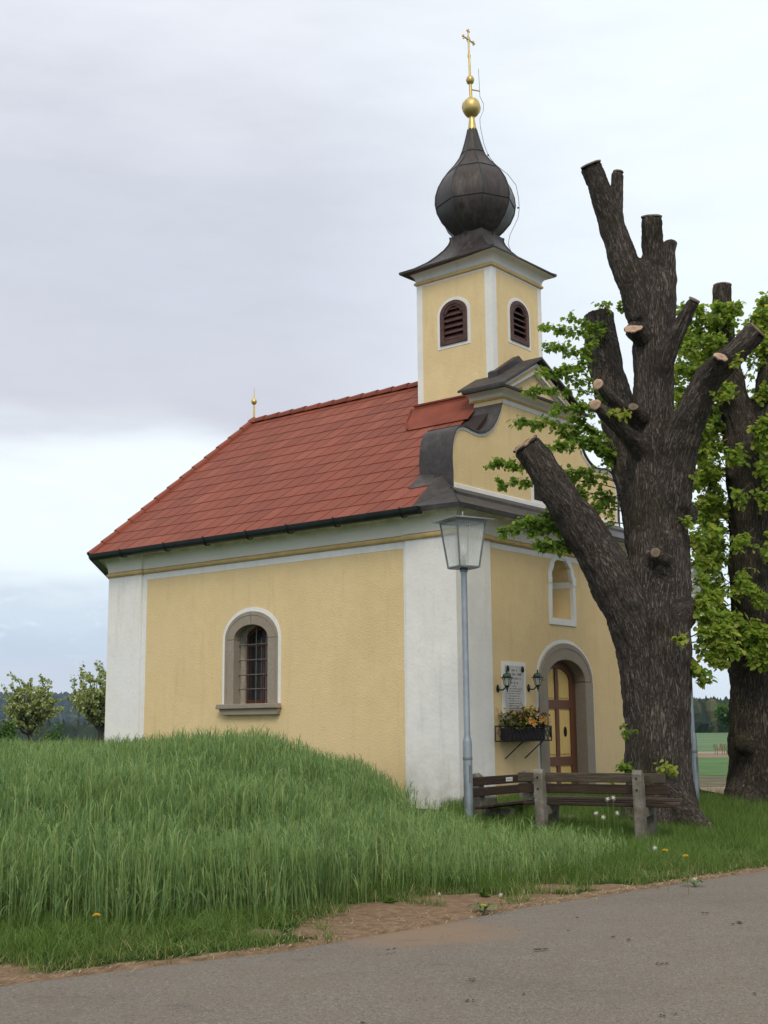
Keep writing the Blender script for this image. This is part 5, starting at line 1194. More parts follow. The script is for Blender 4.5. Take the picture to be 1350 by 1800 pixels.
# sprays on the left of the big linden, in front of the gable
for q in ((1075, 600, 20.4, 958, 578, 19.6, 34), (1070, 640, 20.3, 960, 610, 19.5, 30), (1068, 650, 20.3, 985, 650, 19.6, 26), (1080, 700, 20.2, 925, 690, 19.4, 34), (1080, 690, 20.2, 948, 652, 19.5, 36), (1075, 720, 20.2, 975, 720, 19.3, 26), (1070, 560, 20.5, 1040, 575, 20.3, 16), (1066, 560, 20.4, 1020, 640, 19.8, 22),
          (1085, 600, 20.3, 1000, 560, 20.3, 14), (1085, 770, 20.0, 905, 738, 19.3, 44), (1090, 790, 20.0, 960, 790, 19.2, 46), (1090, 800, 20.0, 990, 760, 19.6, 44), (1095, 810, 20.0, 1010, 735, 19.8, 40), (1090, 830, 20.0, 1040, 775, 19.6, 34), (1090, 730, 20.1, 1060, 690, 20.0, 14), (1085, 740, 20, 1020, 715, 19.6, 24),
          (1095, 850, 20.0, 865, 815, 19.1, 64), (1090, 860, 20.0, 880, 850, 19.1, 46), (1098, 850, 20.0, 950, 830, 19.2, 48), (1095, 880, 19.8, 985, 870, 19.2, 36), (1098, 900, 19.8, 1010, 905, 19.2, 32), (1098, 920, 19.6, 1020, 925, 19.2, 30), (1092, 870, 19.8, 1060, 880, 19.5, 24), (1092, 820, 19.9, 1062, 790, 19.8, 22),
          (1080, 970, 19.6, 885, 935, 18.7, 56), (1070, 960, 19.4, 920, 915, 18.8, 50), (1060, 960, 19.4, 945, 955, 18.8, 46), (1040, 930, 19.2, 955, 900, 19.0, 34), (1070, 950, 19.4, 1010, 920, 19.0, 26), (1030, 940, 19.2, 985, 965, 18.8, 22)):
    S(st, tw, *q[:6], int(q[6] * 1.35), ls=.075, wid=.17, tint=.36)
# tufts on the trunk
for px, py, Y, n, ti in ((1104, 1285, 18.7, 7, .5), (1092, 1350, 18.6, 14, .4), (1172, 1353, 18.35, 16, .85), (1085, 1385, 18.7, 10, .3), (1075, 735, 18.5, 5, .8), (1098, 735, 18.5, 5, .8), (1196, 1126, 18.5, 12, .8), (1212, 840, 18.8, 5, .7), (1205, 920, 18.8, 10, .7), (1290, 640, 18.0, 4, .8), (1262, 700, 18.2, 5, .8), (1095, 545, 20.4, 8, .5), (1060, 545, 20.5, 10, .5)):
    p = at(px, py, Y)
    for k in range(4): shoot(st, tw, p + Vector((0, .15, 0)), p + Vector((rr.uniform(-.14, .14), rr.uniform(-.22, 0), rr.uniform(-.02, .10))), rr, max(2, n // 3), .075, .09, ti, thick=.006)
# shoots on its right side, over the second lamp
for q in ((1205, 960, 19.3, 1255, 935, 19.3, 24), (1208, 1000, 19.3, 1248, 985, 19.6, 18), (1212, 1060, 19.3, 1262, 1040, 19.6, 34), (1212, 1090, 19.2, 1270, 1085, 19.2, 46), (1212, 1120, 19.1, 1280, 1110, 19.0, 60), (1212, 1130, 19.1, 1292, 1140, 18.9, 64), (1214, 1140, 19.1, 1270, 1165, 19.0, 40), (1212, 1150, 19.1, 1238, 1190, 19.0, 22), (1210, 1080, 19.1, 1240, 1060, 19.0, 24), (1210, 1030, 19.2, 1235, 1020, 19.3, 14)):
    S(st, tw, *q[:6], int(q[6] * 1.2), ls=.095, wid=.17, tint=.66)
leafobj(st, 'foliage', LEAF, linden); tw.build('twigs', TWIG, linden, fix=False)['kind'] = 'stuff'
# second linden: dense leafy shoots all around the trunk and limbs
st, tw = {'v': [], 'f': [], 't': []}, MB()
for q in ((1280, 640, 21.9, 1195, 545, 21.6, 46), (1275, 650, 21.9, 1200, 600, 21.6, 54), (1280, 690, 21.9, 1195, 650, 21.6, 60), (1285, 720, 21.9, 1200, 700, 21.6, 60), (1290, 750, 21.9, 1205, 745, 21.6, 60), (1290, 790, 21.9, 1210, 800, 21.6, 60), (1290, 830, 21.9, 1215, 850, 21.6, 54), (1285, 880, 21.8, 1215, 900, 21.6, 40), (1290, 930, 21.8, 1220, 950, 21.6, 40), (1290, 980, 21.8, 1225, 1000, 21.6, 36), (1290, 1020, 21.8, 1240, 1050, 21.6, 36), (1290, 1060, 21.8, 1245, 1090, 21.6, 30), (1290, 930, 21.8, 1245, 880, 21.6, 34), (1290, 1000, 21.8, 1235, 960, 21.6, 30),
          (1272, 600, 21.7, 1225, 545, 21.6, 30), (1272, 600, 21.7, 1290, 540, 21.5, 34), (1275, 580, 21.6, 1262, 540, 21.4, 30), (1275, 620, 21.6, 1260, 600, 21.3, 40), (1285, 640, 21.8, 1345, 530, 21.7, 60), (1290, 660, 21.8, 1330, 560, 21.6, 50), (1300, 680, 21.8, 1352, 600, 21.5, 50), (1300, 700, 21.6, 1262, 680, 21.2, 34), (1310, 720, 21.8, 1350, 690, 21.4, 40), (1260, 600, 21.9, 1240, 640, 21.5, 40),
          (1310, 760, 21.2, 1345, 745, 20.9, 40), (1310, 790, 21.2, 1290, 800, 21.0, 26), (1320, 770, 21.2, 1352, 780, 20.9, 40), (1320, 800, 21.1, 1350, 830, 20.9, 34), (1330, 860, 21.1, 1352, 880, 20.9, 26), (1320, 850, 21.1, 1300, 870, 20.9, 12), (1325, 930, 21.1, 1300, 950, 20.9, 16), (1330, 950, 21.1, 1350, 960, 20.9, 14), (1310, 980, 21.2, 1300, 1040, 20.9, 30), (1320, 1040, 21.2, 1335, 1050, 20.9, 20), (1310, 1080, 21.2, 1320, 1110, 20.9, 50), (1320, 1090, 21.2, 1345, 1120, 20.9, 50), (1315, 1120, 21.2, 1325, 1150, 20.9, 46), (1330, 1130, 21.2, 1350, 1160, 20.9, 34), (1300, 1110, 21.2, 1295, 1090, 21.0, 30),
          (1330, 620, 21.7, 1352, 560, 21.6, 40), (1215, 640, 22.4, 1190, 580, 22.3, 30), (1230, 760, 22.6, 1190, 720, 22.5, 40), (1180, 700, 22.6, 1196, 640, 22.4, 26), (1225, 700, 22.6, 1198, 690, 22.4, 30), (1260, 760, 22.4, 1225, 770, 22.2, 40), (1262, 840, 22.4, 1228, 830, 22.2, 44), (1262, 900, 22.4, 1232, 900, 22.2, 36), (1250, 700, 22.3, 1235, 640, 22.2, 40)):
    S(st, tw, *q[:6], int(q[6] * 1.45), ls=.09, wid=.27, tint=.6)
for k in range(80):
    ay = rr.uniform(600, 1090); a_p = (rr.uniform(1262, 1300), ay, rr.uniform(21.6, 22.6)); b_p = (rr.uniform(1200, 1262), ay + rr.uniform(-80, 40), rr.uniform(21.2, 23.0)); S(st, tw, *a_p, *b_p, rr.randint(13, 22), ls=.075, wid=.28, tint=.5 + rr.uniform(-.15, .2))
leafobj(st, 'foliage', LEAF, linden2); tw.build('twigs', TWIG, linden2, fix=False)['kind'] = 'stuff'

# ------------------------------------------------------------------ rye field and verge grass (instanced tufts)
def blade(st, p, h, w, lean, az_, tint, seg=4, curve=1.0, wtip=.12):
    d = Vector((math.cos(az_), math.sin(az_), 0)); side = Vector((-d.y, d.x, 0)); b = len(st['v'])
    for i in range(seg + 1):
        t = i / seg; x = lean * h * (t ** (1 + curve)); z = h * t * (1 - .30 * lean * t * curve); ww = w * (1 - (1 - wtip) * t ** 1.5) / 2; q = p + d * x + Vector((0, 0, z))
        st['v'] += [q - side * ww, q + side * ww]; st['t'] += [min(1, max(0, tint + .12 * t))] * 2
    st['f'] += [(b + 2 * i, b + 2 * i + 1, b + 2 * i + 3, b + 2 * i + 2) for i in range(seg)]
def arched(st, p, L, w, az_, rise, tint, seg=5):
    d = Vector((math.cos(az_), math.sin(az_), 0)); side = Vector((-d.y, d.x, 0)); b = len(st['v']); q = Vector(p); e = rise
    for i in range(seg + 1):
        t = i / seg; ww = w * (1 - t ** 2 * .9) / 2; st['v'] += [q - side * ww, q + side * ww]; st['t'] += [min(1, max(0, tint))] * 2
        q = q + (d * math.cos(e) + Vector((0, 0, math.sin(e)))) * (L / seg); e -= .34 + .1 * i
    st['f'] += [(b + 2 * i, b + 2 * i + 1, b + 2 * i + 3, b + 2 * i + 2) for i in range(seg)]
def tuft_mesh(kind, i):
    r_ = random.Random(100 * i + len(kind)); st = {'v': [], 'f': [], 't': []}; R0 = .17
    if kind == 'rye':
        for _ in range(36):
            p = Vector((r_.uniform(-R0, R0), r_.uniform(-R0, R0), -.02)); h = r_.uniform(.46, .66); a = r_.uniform(0, 2 * PI); ti = r_.uniform(.15, .7); ln = r_.uniform(0, .08)
            blade(st, p, h, .0055, ln, a, ti + .15, 3, .6, .6)
            for k in range(r_.choice((3, 3, 4))):
                t = r_.uniform(.25, .95); q = p + Vector((math.cos(a), math.sin(a), 0)) * (ln * h * t ** 1.6) + Vector((0, 0, h * t * .97)); arched(st, q, r_.uniform(.13, .24), r_.uniform(.007, .0115), r_.uniform(0, 2 * PI), r_.uniform(1.22, 1.54), ti + r_.uniform(-.1, .25), 4)
    elif kind == 'rye_thin':
        for _ in range(17):
            p = Vector((r_.uniform(-R0, R0), r_.uniform(-R0, R0), -.02)); h = r_.uniform(.34, .62); a = r_.uniform(0, 2 * PI); ti = r_.uniform(.2, .68); ln = r_.uniform(0, .16)
            blade(st, p, h, .0055, ln, a, ti + .2, 3, .6, .6)
            for k in range(r_.choice((2, 3))):
                t = r_.uniform(.2, .95); q = p + Vector((math.cos(a), math.sin(a), 0)) * (ln * h * t ** 1.6) + Vector((0, 0, h * t * .97)); arched(st, q, r_.uniform(.12, .22), r_.uniform(.007, .011), r_.uniform(0, 2 * PI), r_.uniform(1.05, 1.45), ti + r_.uniform(-.1, .25), 4)
    elif kind == 'grass':
        for _ in range(70):
            p = Vector((r_.gauss(0, .09), r_.gauss(0, .09), -.01)); blade(st, p, r_.uniform(.10, .27), r_.uniform(.004, .008), r_.uniform(.1, .9), r_.uniform(0, 2 * PI), r_.choice((r_.uniform(.1, .6), r_.uniform(.3, .8))), 4)
    elif kind == 'short':
        for _ in range(60):
            p = Vector((r_.gauss(0, .07), r_.gauss(0, .07), -.01)); blade(st, p, r_.uniform(.04, .13), r_.uniform(.004, .007), r_.uniform(.2, 1.1), r_.uniform(0, 2 * PI), r_.choice((r_.uniform(0, .45), r_.uniform(.2, .7), .95)), 3)
    me = bpy.data.meshes.new('tuft'); me.from_pydata([tuple(q) for q in st['v']], [], st['f']); a = me.attributes.new('tint', 'FLOAT', 'POINT'); a.data.foreach_set('value', st['t'])
    me.materials.append(RYE if kind.startswith('rye') else GRASS); return me
def gn_scatter(name, kind, pts, rots, scl, nvar=6):
    coll = bpy.data.collections.new(name + '_tufts')
    for i in range(nvar):
        o = bpy.data.objects.new('%s_tuft_%d' % (name, i), tuft_mesh(kind, i)); coll.objects.link(o)
    me = bpy.data.meshes.new(name); me.from_pydata(pts.tolist(), [], [])
    a = me.attributes.new('rot', 'FLOAT_VECTOR', 'POINT'); a.data.foreach_set('vector', rots.astype(np.float32).ravel())
    a = me.attributes.new('scl', 'FLOAT_VECTOR', 'POINT'); a.data.foreach_set('vector', scl.astype(np.float32).ravel())
    a = me.attributes.new('vid', 'INT', 'POINT'); a.data.foreach_set('value', rng.integers(0, nvar, len(pts)).astype(np.int32))
    o = bpy.data.objects.new(name, me); COL.objects.link(o); o['kind'] = 'stuff'
    g = bpy.data.node_groups.new(name + '_nodes', 'GeometryNodeTree'); g.interface.new_socket('Geometry', in_out='INPUT', socket_type='NodeSocketGeometry'); g.interface.new_socket('Geometry', in_out='OUTPUT', socket_type='NodeSocketGeometry')
    gi, go = g.nodes.new('NodeGroupInput'), g.nodes.new('NodeGroupOutput'); ci = g.nodes.new('GeometryNodeCollectionInfo'); ci.inputs[0].default_value = coll; ci.inputs['Separate Children'].default_value = True; ci.inputs['Reset Children'].default_value = True
    ip = g.nodes.new('GeometryNodeInstanceOnPoints'); ip.inputs['Pick Instance'].default_value = True
    def na(nm, ty): n = g.nodes.new('GeometryNodeInputNamedAttribute'); n.data_type = ty; n.inputs[0].default_value = nm; return n.outputs[0]
    e2r = g.nodes.new('FunctionNodeEulerToRotation'); g.links.new(na('rot', 'FLOAT_VECTOR'), e2r.inputs[0]); g.links.new(e2r.outputs[0], ip.inputs['Rotation'])
    g.links.new(na('scl', 'FLOAT_VECTOR'), ip.inputs['Scale']); g.links.new(na('vid', 'INT'), ip.inputs['Instance Index'])
    g.links.new(gi.outputs[0], ip.inputs['Points']); g.links.new(ci.outputs[0], ip.inputs['Instance']); g.links.new(ip.outputs[0], go.inputs[0])
    m = o.modifiers.new('scatter', 'NODES'); m.node_group = g; return o
CHP = np.array([0.63156272, 0.77532479]); CHU = np.array([-0.77532479, 0.63156272])
def in_chapel(P, pad=.12):
    Q = P - np.array([KX, KY]); v_ = Q @ CHP; u_ = Q @ CHU; return (v_ > -pad) & (v_ < 6.8 + pad) & (u_ > -pad) & (u_ < 11.2)
def jgrid(x0, x1, y0, y1, s):
    X, Y = np.meshgrid(np.arange(x0, x1, s), np.arange(y0, y1, s)); P = np.stack([X.ravel(), Y.ravel()], 1); return P + rng.uniform(-.45, .45, P.shape) * s
def in_view(P, m=1.2): return (np.abs(P[:, 0]) < P[:, 1] * .325 + m)
def fbm(P, s, o=0.0): return np.array([noise.noise(Vector((p[0] * s + o, p[1] * s + o * .7, o))) for p in P])
def scat(name, kind, P, smin, smax, zs=None, tilt=.10, off=0.0):
    z = height(P) + off; n = len(P); rot = np.stack([rng.normal(0, tilt, n), rng.normal(0, tilt, n), rng.uniform(0, 2 * PI, n)], 1); s = rng.uniform(smin, smax, n); zz = s * (zs if zs is not None else 1)
    gn_scatter(name, kind, np.column_stack([P, z]), rot, np.stack([s, s, zz], 1)); print(name, n)
# rye: front rim follows the photograph's foot line, thins out towards the benches
RIM = np.array([(-14, 2.2), (-3.2, 10.2), (-2.9, 10.2), (-2.1, 10.3), (-1.2, 10.8), (-.6, 11.3), (-.15, 12.6), (.9, 13.0), (1.35, 13.3), (1.9, 13.6), (2.5, 14.6), (3.0, 15.6)])
P = jgrid(-11, 3.2, 8, 30, .235)
rimy = np.interp(P[:, 0], RIM[:, 0], RIM[:, 1]) + fbm(P, 1.3, 4) * .35
backy = np.interp(P[:, 0], [-12, -1.6, -.6, 0, .4, .9, 1.5, 3.3], [30, 30, 22.3, 19.2, 18.2, 17.4, 16.2, 15.8])
m = (P[:, 1] > rimy) & (P[:, 1] < backy) & in_view(P, .8) & ~in_chapel(P, .25)
P = P[m]; e = P[:, 1] - np.interp(P[:, 0], RIM[:, 0], RIM[:, 1])
thin = (P[:, 0] > .1) | (e < .3)
zs = 1.0 + .20 * fbm(P, .55, 9) + .10 * fbm(P, 2.0, 2); kx = np.interp(P[:, 0], [-4, -.8, .1, .6, 1.2, 3.0], [1.06, 1.06, .92, .74, .62, .55]); kn = np.interp(P[:, 1], [14.8, 16.6], [1, 0]); zs *= kx + (np.maximum(kx, .80) - kx) * kn; zs *= np.where((P[:, 0] > 1.0) & (P[:, 1] > 15.0), .8, 1)
scat('rye_field', 'rye', P[~thin], .88, 1.10, zs[~thin], .05)
Pt = P[thin]; k = rng.random(len(Pt)) < .95; scat('rye_margin', 'rye_thin', Pt[k], .85, 1.2, zs[thin][k], .09)
# grass: verge, around the benches and trees
P = jgrid(-5, 14, 7.5, 26, .15); e = edge_dist(P); rimy = np.interp(P[:, 0], RIM[:, 0], RIM[:, 1])
behind = (P[:, 1] > np.interp(P[:, 0], [-12, -.2, 1.0, 2.8, 3.4], [99, 99, 15.6, 15.2, 5])) | (P[:, 0] > 2.9)
n_ = fbm(P, 1.1, 1); br = bare(P)
m = (e > .16) & in_view(P, .5) & ~in_chapel(P, .05) & (P[:, 1] < 23.0) & (((P[:, 1] < rimy + .5)) | behind) & (br < .25 + .25 * n_) & (n_ + rng.uniform(-.3, .3, len(P)) > -.5) & (rng.random(len(P)) < np.clip(.35 + e * .5, 0, .95))
Pg = P[m]; eg = e[m]; zs = np.interp(eg, [.1, .7, 2, 4, 8], [.55, .85, 1.15, 1.35, 1.3]) * (1 + .3 * fbm(Pg, .9, 6)); left = Pg[:, 0] < .3; zs = np.where(left, zs * .85, zs); zs = np.where((Pg[:, 0] > 1.0) & (Pg[:, 0] < 4.6) & (Pg[:, 1] > 15.2) & (Pg[:, 1] < 18.5), zs * .72, zs)
scat('verge_grass', 'grass', Pg, .8, 1.25, zs, .12)
P = jgrid(-5, 6, 7.4, 16, .13); e = edge_dist(P); m = (e > .07) & (e < 2.6) & in_view(P, .4) & (bare(P) < .62 + .3 * fbm(P, 2.5, 3)) & (rng.random(len(P)) < .55); scat('short_grass', 'short', P[m], .7, 1.3, None, .15)

# broad-leaved weeds and flowering grass stems scattered through the verge
def weed_mesh(i):
    r_ = random.Random(900 + i); st = {'v': [], 'f': [], 't': []}
    if i < 6:
        for k in range(r_.randint(7, 12)):
            a = r_.uniform(0, 2 * PI); d = Vector((math.cos(a), math.sin(a), r_.uniform(.15, 1.1))); leaf(st, Vector((0, 0, 0)), d, Vector((0, 0, 1)), r_.uniform(.045, .10), r_.uniform(.2, .7))
    else:
        for k in range(6):
            p = Vector((r_.gauss(0, .05), r_.gauss(0, .05), 0)); a = r_.uniform(0, 2 * PI); h = r_.uniform(.28, .48); ln = r_.uniform(.05, .35); blade(st, p, h, .0035, ln, a, .95, 4, .8, .8)
            q = p + Vector((math.cos(a), math.sin(a), 0)) * ln * h + Vector((0, 0, h * (1 - .3 * ln)))
            for j in range(9): leaf(st, q + rnd_dir(r_) * .02 + Vector((0, 0, .03 * r_.uniform(-1, 1.5))), rnd_dir(r_) + Vector((0, 0, .8)), rnd_dir(r_), .022, .98)
    me = bpy.data.meshes.new('weed'); me.from_pydata([tuple(q) for q in st['v']], [], st['f']); a = me.attributes.new('tint', 'FLOAT', 'POINT'); a.data.foreach_set('value', st['t']); me.materials.append(GRASS); return me
_tm = tuft_mesh
def tuft_mesh(kind, i): return weed_mesh(i) if kind == 'weed' else _tm(kind, i)
P = jgrid(-5, 12, 8, 21, .42); e = edge_dist(P); rimy = np.interp(P[:, 0], RIM[:, 0], RIM[:, 1])
m = (e > .15) & in_view(P, .3) & ~in_chapel(P, .1) & ((P[:, 1] < rimy + .3) | (P[:, 0] > 1.0)) & (rng.random(len(P)) < .55) & (bare(P) < .7)
scat('verge_weeds', 'weed', P[m], .7, 1.25, None, .1)

# straw and dry debris lying along the road edge
st = {'v': [], 'f': [], 't': []}
def lay(p, L, w, a, tint, lift=.004, tilt=0.0):
    d = Vector((math.cos(a), math.sin(a), tilt)); s_ = Vector((-d.y, d.x, 0)) * w / 2; b = len(st['v']); m_ = p + d * L / 2 + Vector((0, 0, lift + rr.uniform(0, .012)))
    st['v'] += [p - s_, p + s_, m_ - s_, m_ + s_, p + d * L - s_ * .4, p + d * L + s_ * .4]; st['t'] += [tint] * 6; st['f'] += [(b, b + 1, b + 3, b + 2), (b + 2, b + 3, b + 5, b + 4)]
cum = np.concatenate([[0], np.cumsum(np.hypot(*np.diff(EDGE[3:15], axis=0).T))])
for _ in range(2600):
    t = rr.uniform(0, cum[-1]); i = int(np.searchsorted(cum, t) - 1); i = max(0, min(i, len(cum) - 2)); a0, b0 = EDGE[3 + i], EDGE[4 + i]; q = a0 + (b0 - a0) * ((t - cum[i]) / (cum[i + 1] - cum[i])); d0 = (b0 - a0) / np.linalg.norm(b0 - a0); nn = np.array([-d0[1], d0[0]])
    o_ = rr.gauss(.05, .07) if rr.random() < .75 else rr.uniform(-.25, .6); q = q + nn * o_
    if q[0] > -.7 and q[0] < .8 and rr.random() < .65: continue
    z_ = (H(q[0], q[1]) if o_ > 0 else 0) + .012; lay(Vector((q[0], q[1], z_)), rr.uniform(.03, .13) , rr.uniform(.003, .007), math.atan2(d0[1], d0[0]) + rr.gauss(0, .7), rr.random())
for _ in range(700):
    q = (rr.gauss(.35, .6), rr.gauss(10.5, .45)); 
    if edge_dist([q])[0] < .02: continue
    lay(Vector((q[0], q[1], H(*q) + .014)), rr.uniform(.03, .12), rr.uniform(.003, .006), rr.uniform(0, 6.3), rr.random() * .8)
o = leafobj(st, 'dry_straw', STRAW, None)
# twigs and clods on the asphalt
mb = MB()
for _ in range(80):
    x = rr.uniform(-3, 4.5); y = rr.uniform(5.2, 13)
    if edge_dist([(x, y)])[0] > -.1: continue
    r_ = rr.uniform(.004, .014); a = rr.uniform(0, PI); n_k = rr.choice((1, 1, 2, 3))
    for k in range(n_k): c_ = Vector((x + rr.gauss(0, .03) * (n_k > 1), y + rr.gauss(0, .03) * (n_k > 1), .046 + r_ * .3)); mb.lathe([(.001, -r_ * .3), (r_, 0), (.001, r_ * .5)], 5, fn=lambda q, c_=c_, a=a: c_ + Vector((q[0] * 2.2 * math.cos(a) - q[1] * math.sin(a), q[0] * 2.2 * math.sin(a) + q[1] * math.cos(a), q[2])))
mb.build('road_debris', simple('dark_crumbs', (.07, .045, .03), .9, var=.5), fix=False)['kind'] = 'stuff'

# ------------------------------------------------------------------ dandelions
YF = simple('dandelion_yellow', (.75, .48, .01), .7, var=.15, scale=60); SF = simple('dandelion_seed', (.55, .53, .47), .9, var=.15, scale=60); STM = simple('dandelion_stem', (.10, .16, .04), .7); LFM = simple('dandelion_leaf', (.07, .13, .04), .7, var=.3)
def dandelion(px, py, hgt, seed, label, leaves=0, dist_=None, size=.022):
    if dist_ is None:
        g = gat(px, py, hgt)
        for _ in range(6): g = gat(px, py, H(g.x, g.y) + hgt)
    else: g = at(px, py, dist_)
    z0 = H(g.x, g.y); r = empty('dandelion', (g.x, g.y, z0)); tag(r, label, 'dandelion', 'dandelions in seed' if seed else 'yellow dandelions'); h = g.z - z0
    MB().tube([(.02, .01, -.01), (.005, 0, h * .5), (0, 0, h)], .0028, 5).build('stem', STM, r)
    mb = MB()
    if seed:
        rr2 = random.Random(px)
        mb.ball((0, 0, h), size * .55, 8, 6)
        for _ in range(60):
            d = rnd_dir(rr2); p = Vector((0, 0, h)) + d * size; s_ = d.cross(Vector((.3, .5, 1))).normalized() * .004; u_ = d.cross(s_).normalized() * .004; mb.add([p - s_, p - u_, p + s_, p + u_], [(0, 1, 2, 3)]); mb.add([Vector((0, 0, h)), p, p + s_ * .15], [(0, 1, 2)])
        mb.build('seed_head', SF, r, fix=False)
    else:
        for ring_, (rr0, el_) in enumerate(((1.0, .15), (.9, .45), (.72, .8), (.5, 1.15))):
            for k in range(16 - 2 * ring_):
                a = 2 * PI * k / (16 - 2 * ring_) + ring_ * .2; d = Vector((math.cos(a) * math.cos(el_), math.sin(a) * math.cos(el_), math.sin(el_))); s_ = Vector((-math.sin(a), math.cos(a), 0)) * .0035; p = Vector((0, 0, h - .004)); mb.add([p, p + d * size * rr0 * .7 + s_, p + d * size * rr0, p + d * size * rr0 * .7 - s_], [(0, 1, 2, 3)])
        mb.build('flower_head', YF, r, fix=False)
    for k in range(leaves):
        a = 2 * PI * k / leaves + px; mb = MB(); vs = []; d = Vector((math.cos(a), math.sin(a), 0)); s_ = Vector((-d.y, d.x, 0)); L = .16 + .04 * math.sin(px + k)
        for i in range(9):
            t = i / 8; w = (.005 + .016 * math.sin(PI * t) ** .7) * (1.25 if i % 2 else .6); c_ = d * L * t + Vector((0, 0, .02 + .05 * math.sin(PI * t * .9))); vs += [c_ - s_ * w, c_ + s_ * w]
        mb.add(vs, [(2 * i, 2 * i + 1, 2 * i + 3, 2 * i + 2) for i in range(8)]).build('leaf', LFM, r, fix=False)
    return r
dandelion(170, 1609, .30, 0, 'lone yellow dandelion at the foot of the rye on the left', 0, size=.036)
dandelion(850, 1592, .06, 0, 'yellow dandelion on the bare earth beside the road', 9, size=.034)
dandelion(879, 1582, .07, 0, 'half closed dandelion lying at the right of the bare earth patch', 0, size=.020)
dandelion(880, 1573, .12, 1, 'pale seed head above the dandelion on the bare earth', 0, size=.02)
dandelion(1169, 1495, .40, 0, 'yellow dandelion on a tall stem left of the pair under the linden', 0, size=.040)
dandelion(1205, 1505, .38, 0, 'yellow dandelion nearer the road in the pair under the linden', 0, size=.040)
dandelion(1151, 1491, .40, 1, 'seed head just left of the yellow pair under the linden', 0, size=.026)
dandelion(1221, 1546, .08, 1, 'seed head at the road edge below the yellow pair', 5, size=.024)
dandelion(772, 1572, .05, 1, 'small seed head lying on the bare earth at its upper left', 0, size=.016)
for i_, (px, py, lb) in enumerate(((1068, 1405, 'taller seed head left of two in front of the bench post'), (1078, 1403, 'tallest seed head in front of the bench post'), (1048, 1430, 'leftmost seed head in the grass before the front bench'), (1060, 1437, 'lowest seed head in the grass before the front bench'), (1085, 1430, 'right seed head in the grass before the front bench'))):
    dandelion(px, py, .42, 1, lb, 0, dist_=15.6, size=.032)

# ------------------------------------------------------------------ fruit trees, bush, woods and hills
def crown_tree(name, px, Y, ztop, rad, label, mat, seed, n=5200, ls=.17, zc=None, group=None, spread=1.0, trunk_r=.16, base=None, cat='tree'):
    rr_ = random.Random(seed); c_ = at(px, 1285, Y); x0, y0 = c_.x, c_.y; g = H(x0, y0) if base is None else base
    r = empty(name, (x0, y0, g)); tag(r, label, cat, group); st = {'v': [], 'f': [], 't': []}; mb = MB(); Hh = ztop - g; fork = Hh * .46
    mb.tube([(0, 0, -.2), (.05, .0, fork * .5), (0, .05, fork), (.1, 0, Hh * .62)], [trunk_r * 1.3, trunk_r, trunk_r * .9, trunk_r * .5], 8); tips = []
    for k in range(24):
        a = 2.4 * k + rr_.uniform(-.4, .4); rr0 = rad * rr_.uniform(.45, 1.08); zz = fork + (Hh - fork) * rr_.uniform(.22, .93); rr0 *= math.sqrt(max(.12, 1 - ((zz - fork) / (Hh - fork) * 1.9 - .8) ** 2 * .8)); e = Vector((rr0 * math.cos(a), rr0 * math.sin(a), zz)); s_ = Vector((0, 0, fork * rr_.uniform(.85, 1.15))); m_ = s_.lerp(e, .5) + Vector((0, 0, -.15 * rad)) + rnd_dir(rr_) * .15 * rad
        P = [s_, s_.lerp(m_, .6), m_.lerp(e, .35), e]; mb.tube(P, [trunk_r * .55, trunk_r * .4, trunk_r * .25, .02], 6)
        for j in range(6):
            q = P[2].lerp(P[3], rr_.uniform(-.6, 1)); t = q + rnd_dir(rr_) * rad * rr_.uniform(.22, .42) + Vector((0, 0, rad * .08)); mb.tube([q, t], [.03, .01], 4, cap=False); tips.append((q, t))
    for _ in range(n):
        q, t = rr_.choice(tips); p = q.lerp(t, rr_.uniform(.1, 1.25)) + rnd_dir(rr_) * rad * .10 * rr_.random() ** .5 * spread
        leaf(st, p, rnd_dir(rr_), rnd_dir(rr_), ls * rr_.uniform(.6, 1.3), min(1, max(0, rr_.gauss(.5, .26))))
    mb.build('trunk', TWIG, r, fix=False); leafobj(st, 'crown', mat, r); return r
NCR = 1
OG = 'blossoming fruit trees behind the rye field'
def zat(px, py, Y): return at(px, py, Y).z
crown_tree('fruit_tree', 52, 78, zat(52, 1186, 78), 1.72, 'blossoming fruit tree standing alone near the left edge beyond the rye', PEAR, 3, 7000, .15, group=OG, base=-.9)
crown_tree('fruit_tree', 176, 72, zat(170, 1171, 72), 1.85, 'blossoming fruit tree half hidden by the white chapel corner', PEAR, 8, 7500, .14, group=OG, base=-.9)
def shrub(name, px, Y, pyt, rad, label, mat, seed, n=3500, ls=.14, base=None, sq=1.0, cat='bush', group=None):
    rr_ = random.Random(seed); c_ = at(px, 1285, Y); g = H(c_.x, c_.y) if base is None else base; top = zat(px, pyt, Y); r = empty(name, (c_.x, c_.y, g)); tag(r, label, cat, group); h = top - g; st = {'v': [], 'f': [], 't': []}
    mb = MB(); mb.tube([(0, 0, -.2), (0, 0, h * .5)], [.12, .05], 6); mb.build('stem', TWIG, r, fix=False); cl = [(rnd_dir(rr_) * rr_.uniform(.2, .8)) for _ in range(14)]
    for _ in range(n):
        c0 = rr_.choice(cl); d = c0 + rnd_dir(rr_) * rr_.uniform(.1, .42); p = Vector((d.x * rad, d.y * rad, h * .52 + d.z * h * .5 * sq)); leaf(st, p, rnd_dir(rr_), rnd_dir(rr_), ls * rr_.uniform(.6, 1.3), min(1, max(0, rr_.gauss(.45, .25) + .15 * d.z)))
    leafobj(st, 'foliage', mat, r); return r
shrub('round_bush', 2, 46, 1264, .75, 'rounded dark green bush at the left edge of the rye field', BUSH, 5, 4200, .10, base=.1)
shrub('small_bush', 92, 120, 1266, 1.4, 'small light green bush between the two fruit trees', BUSH, 6, 1800, .22, base=-3)
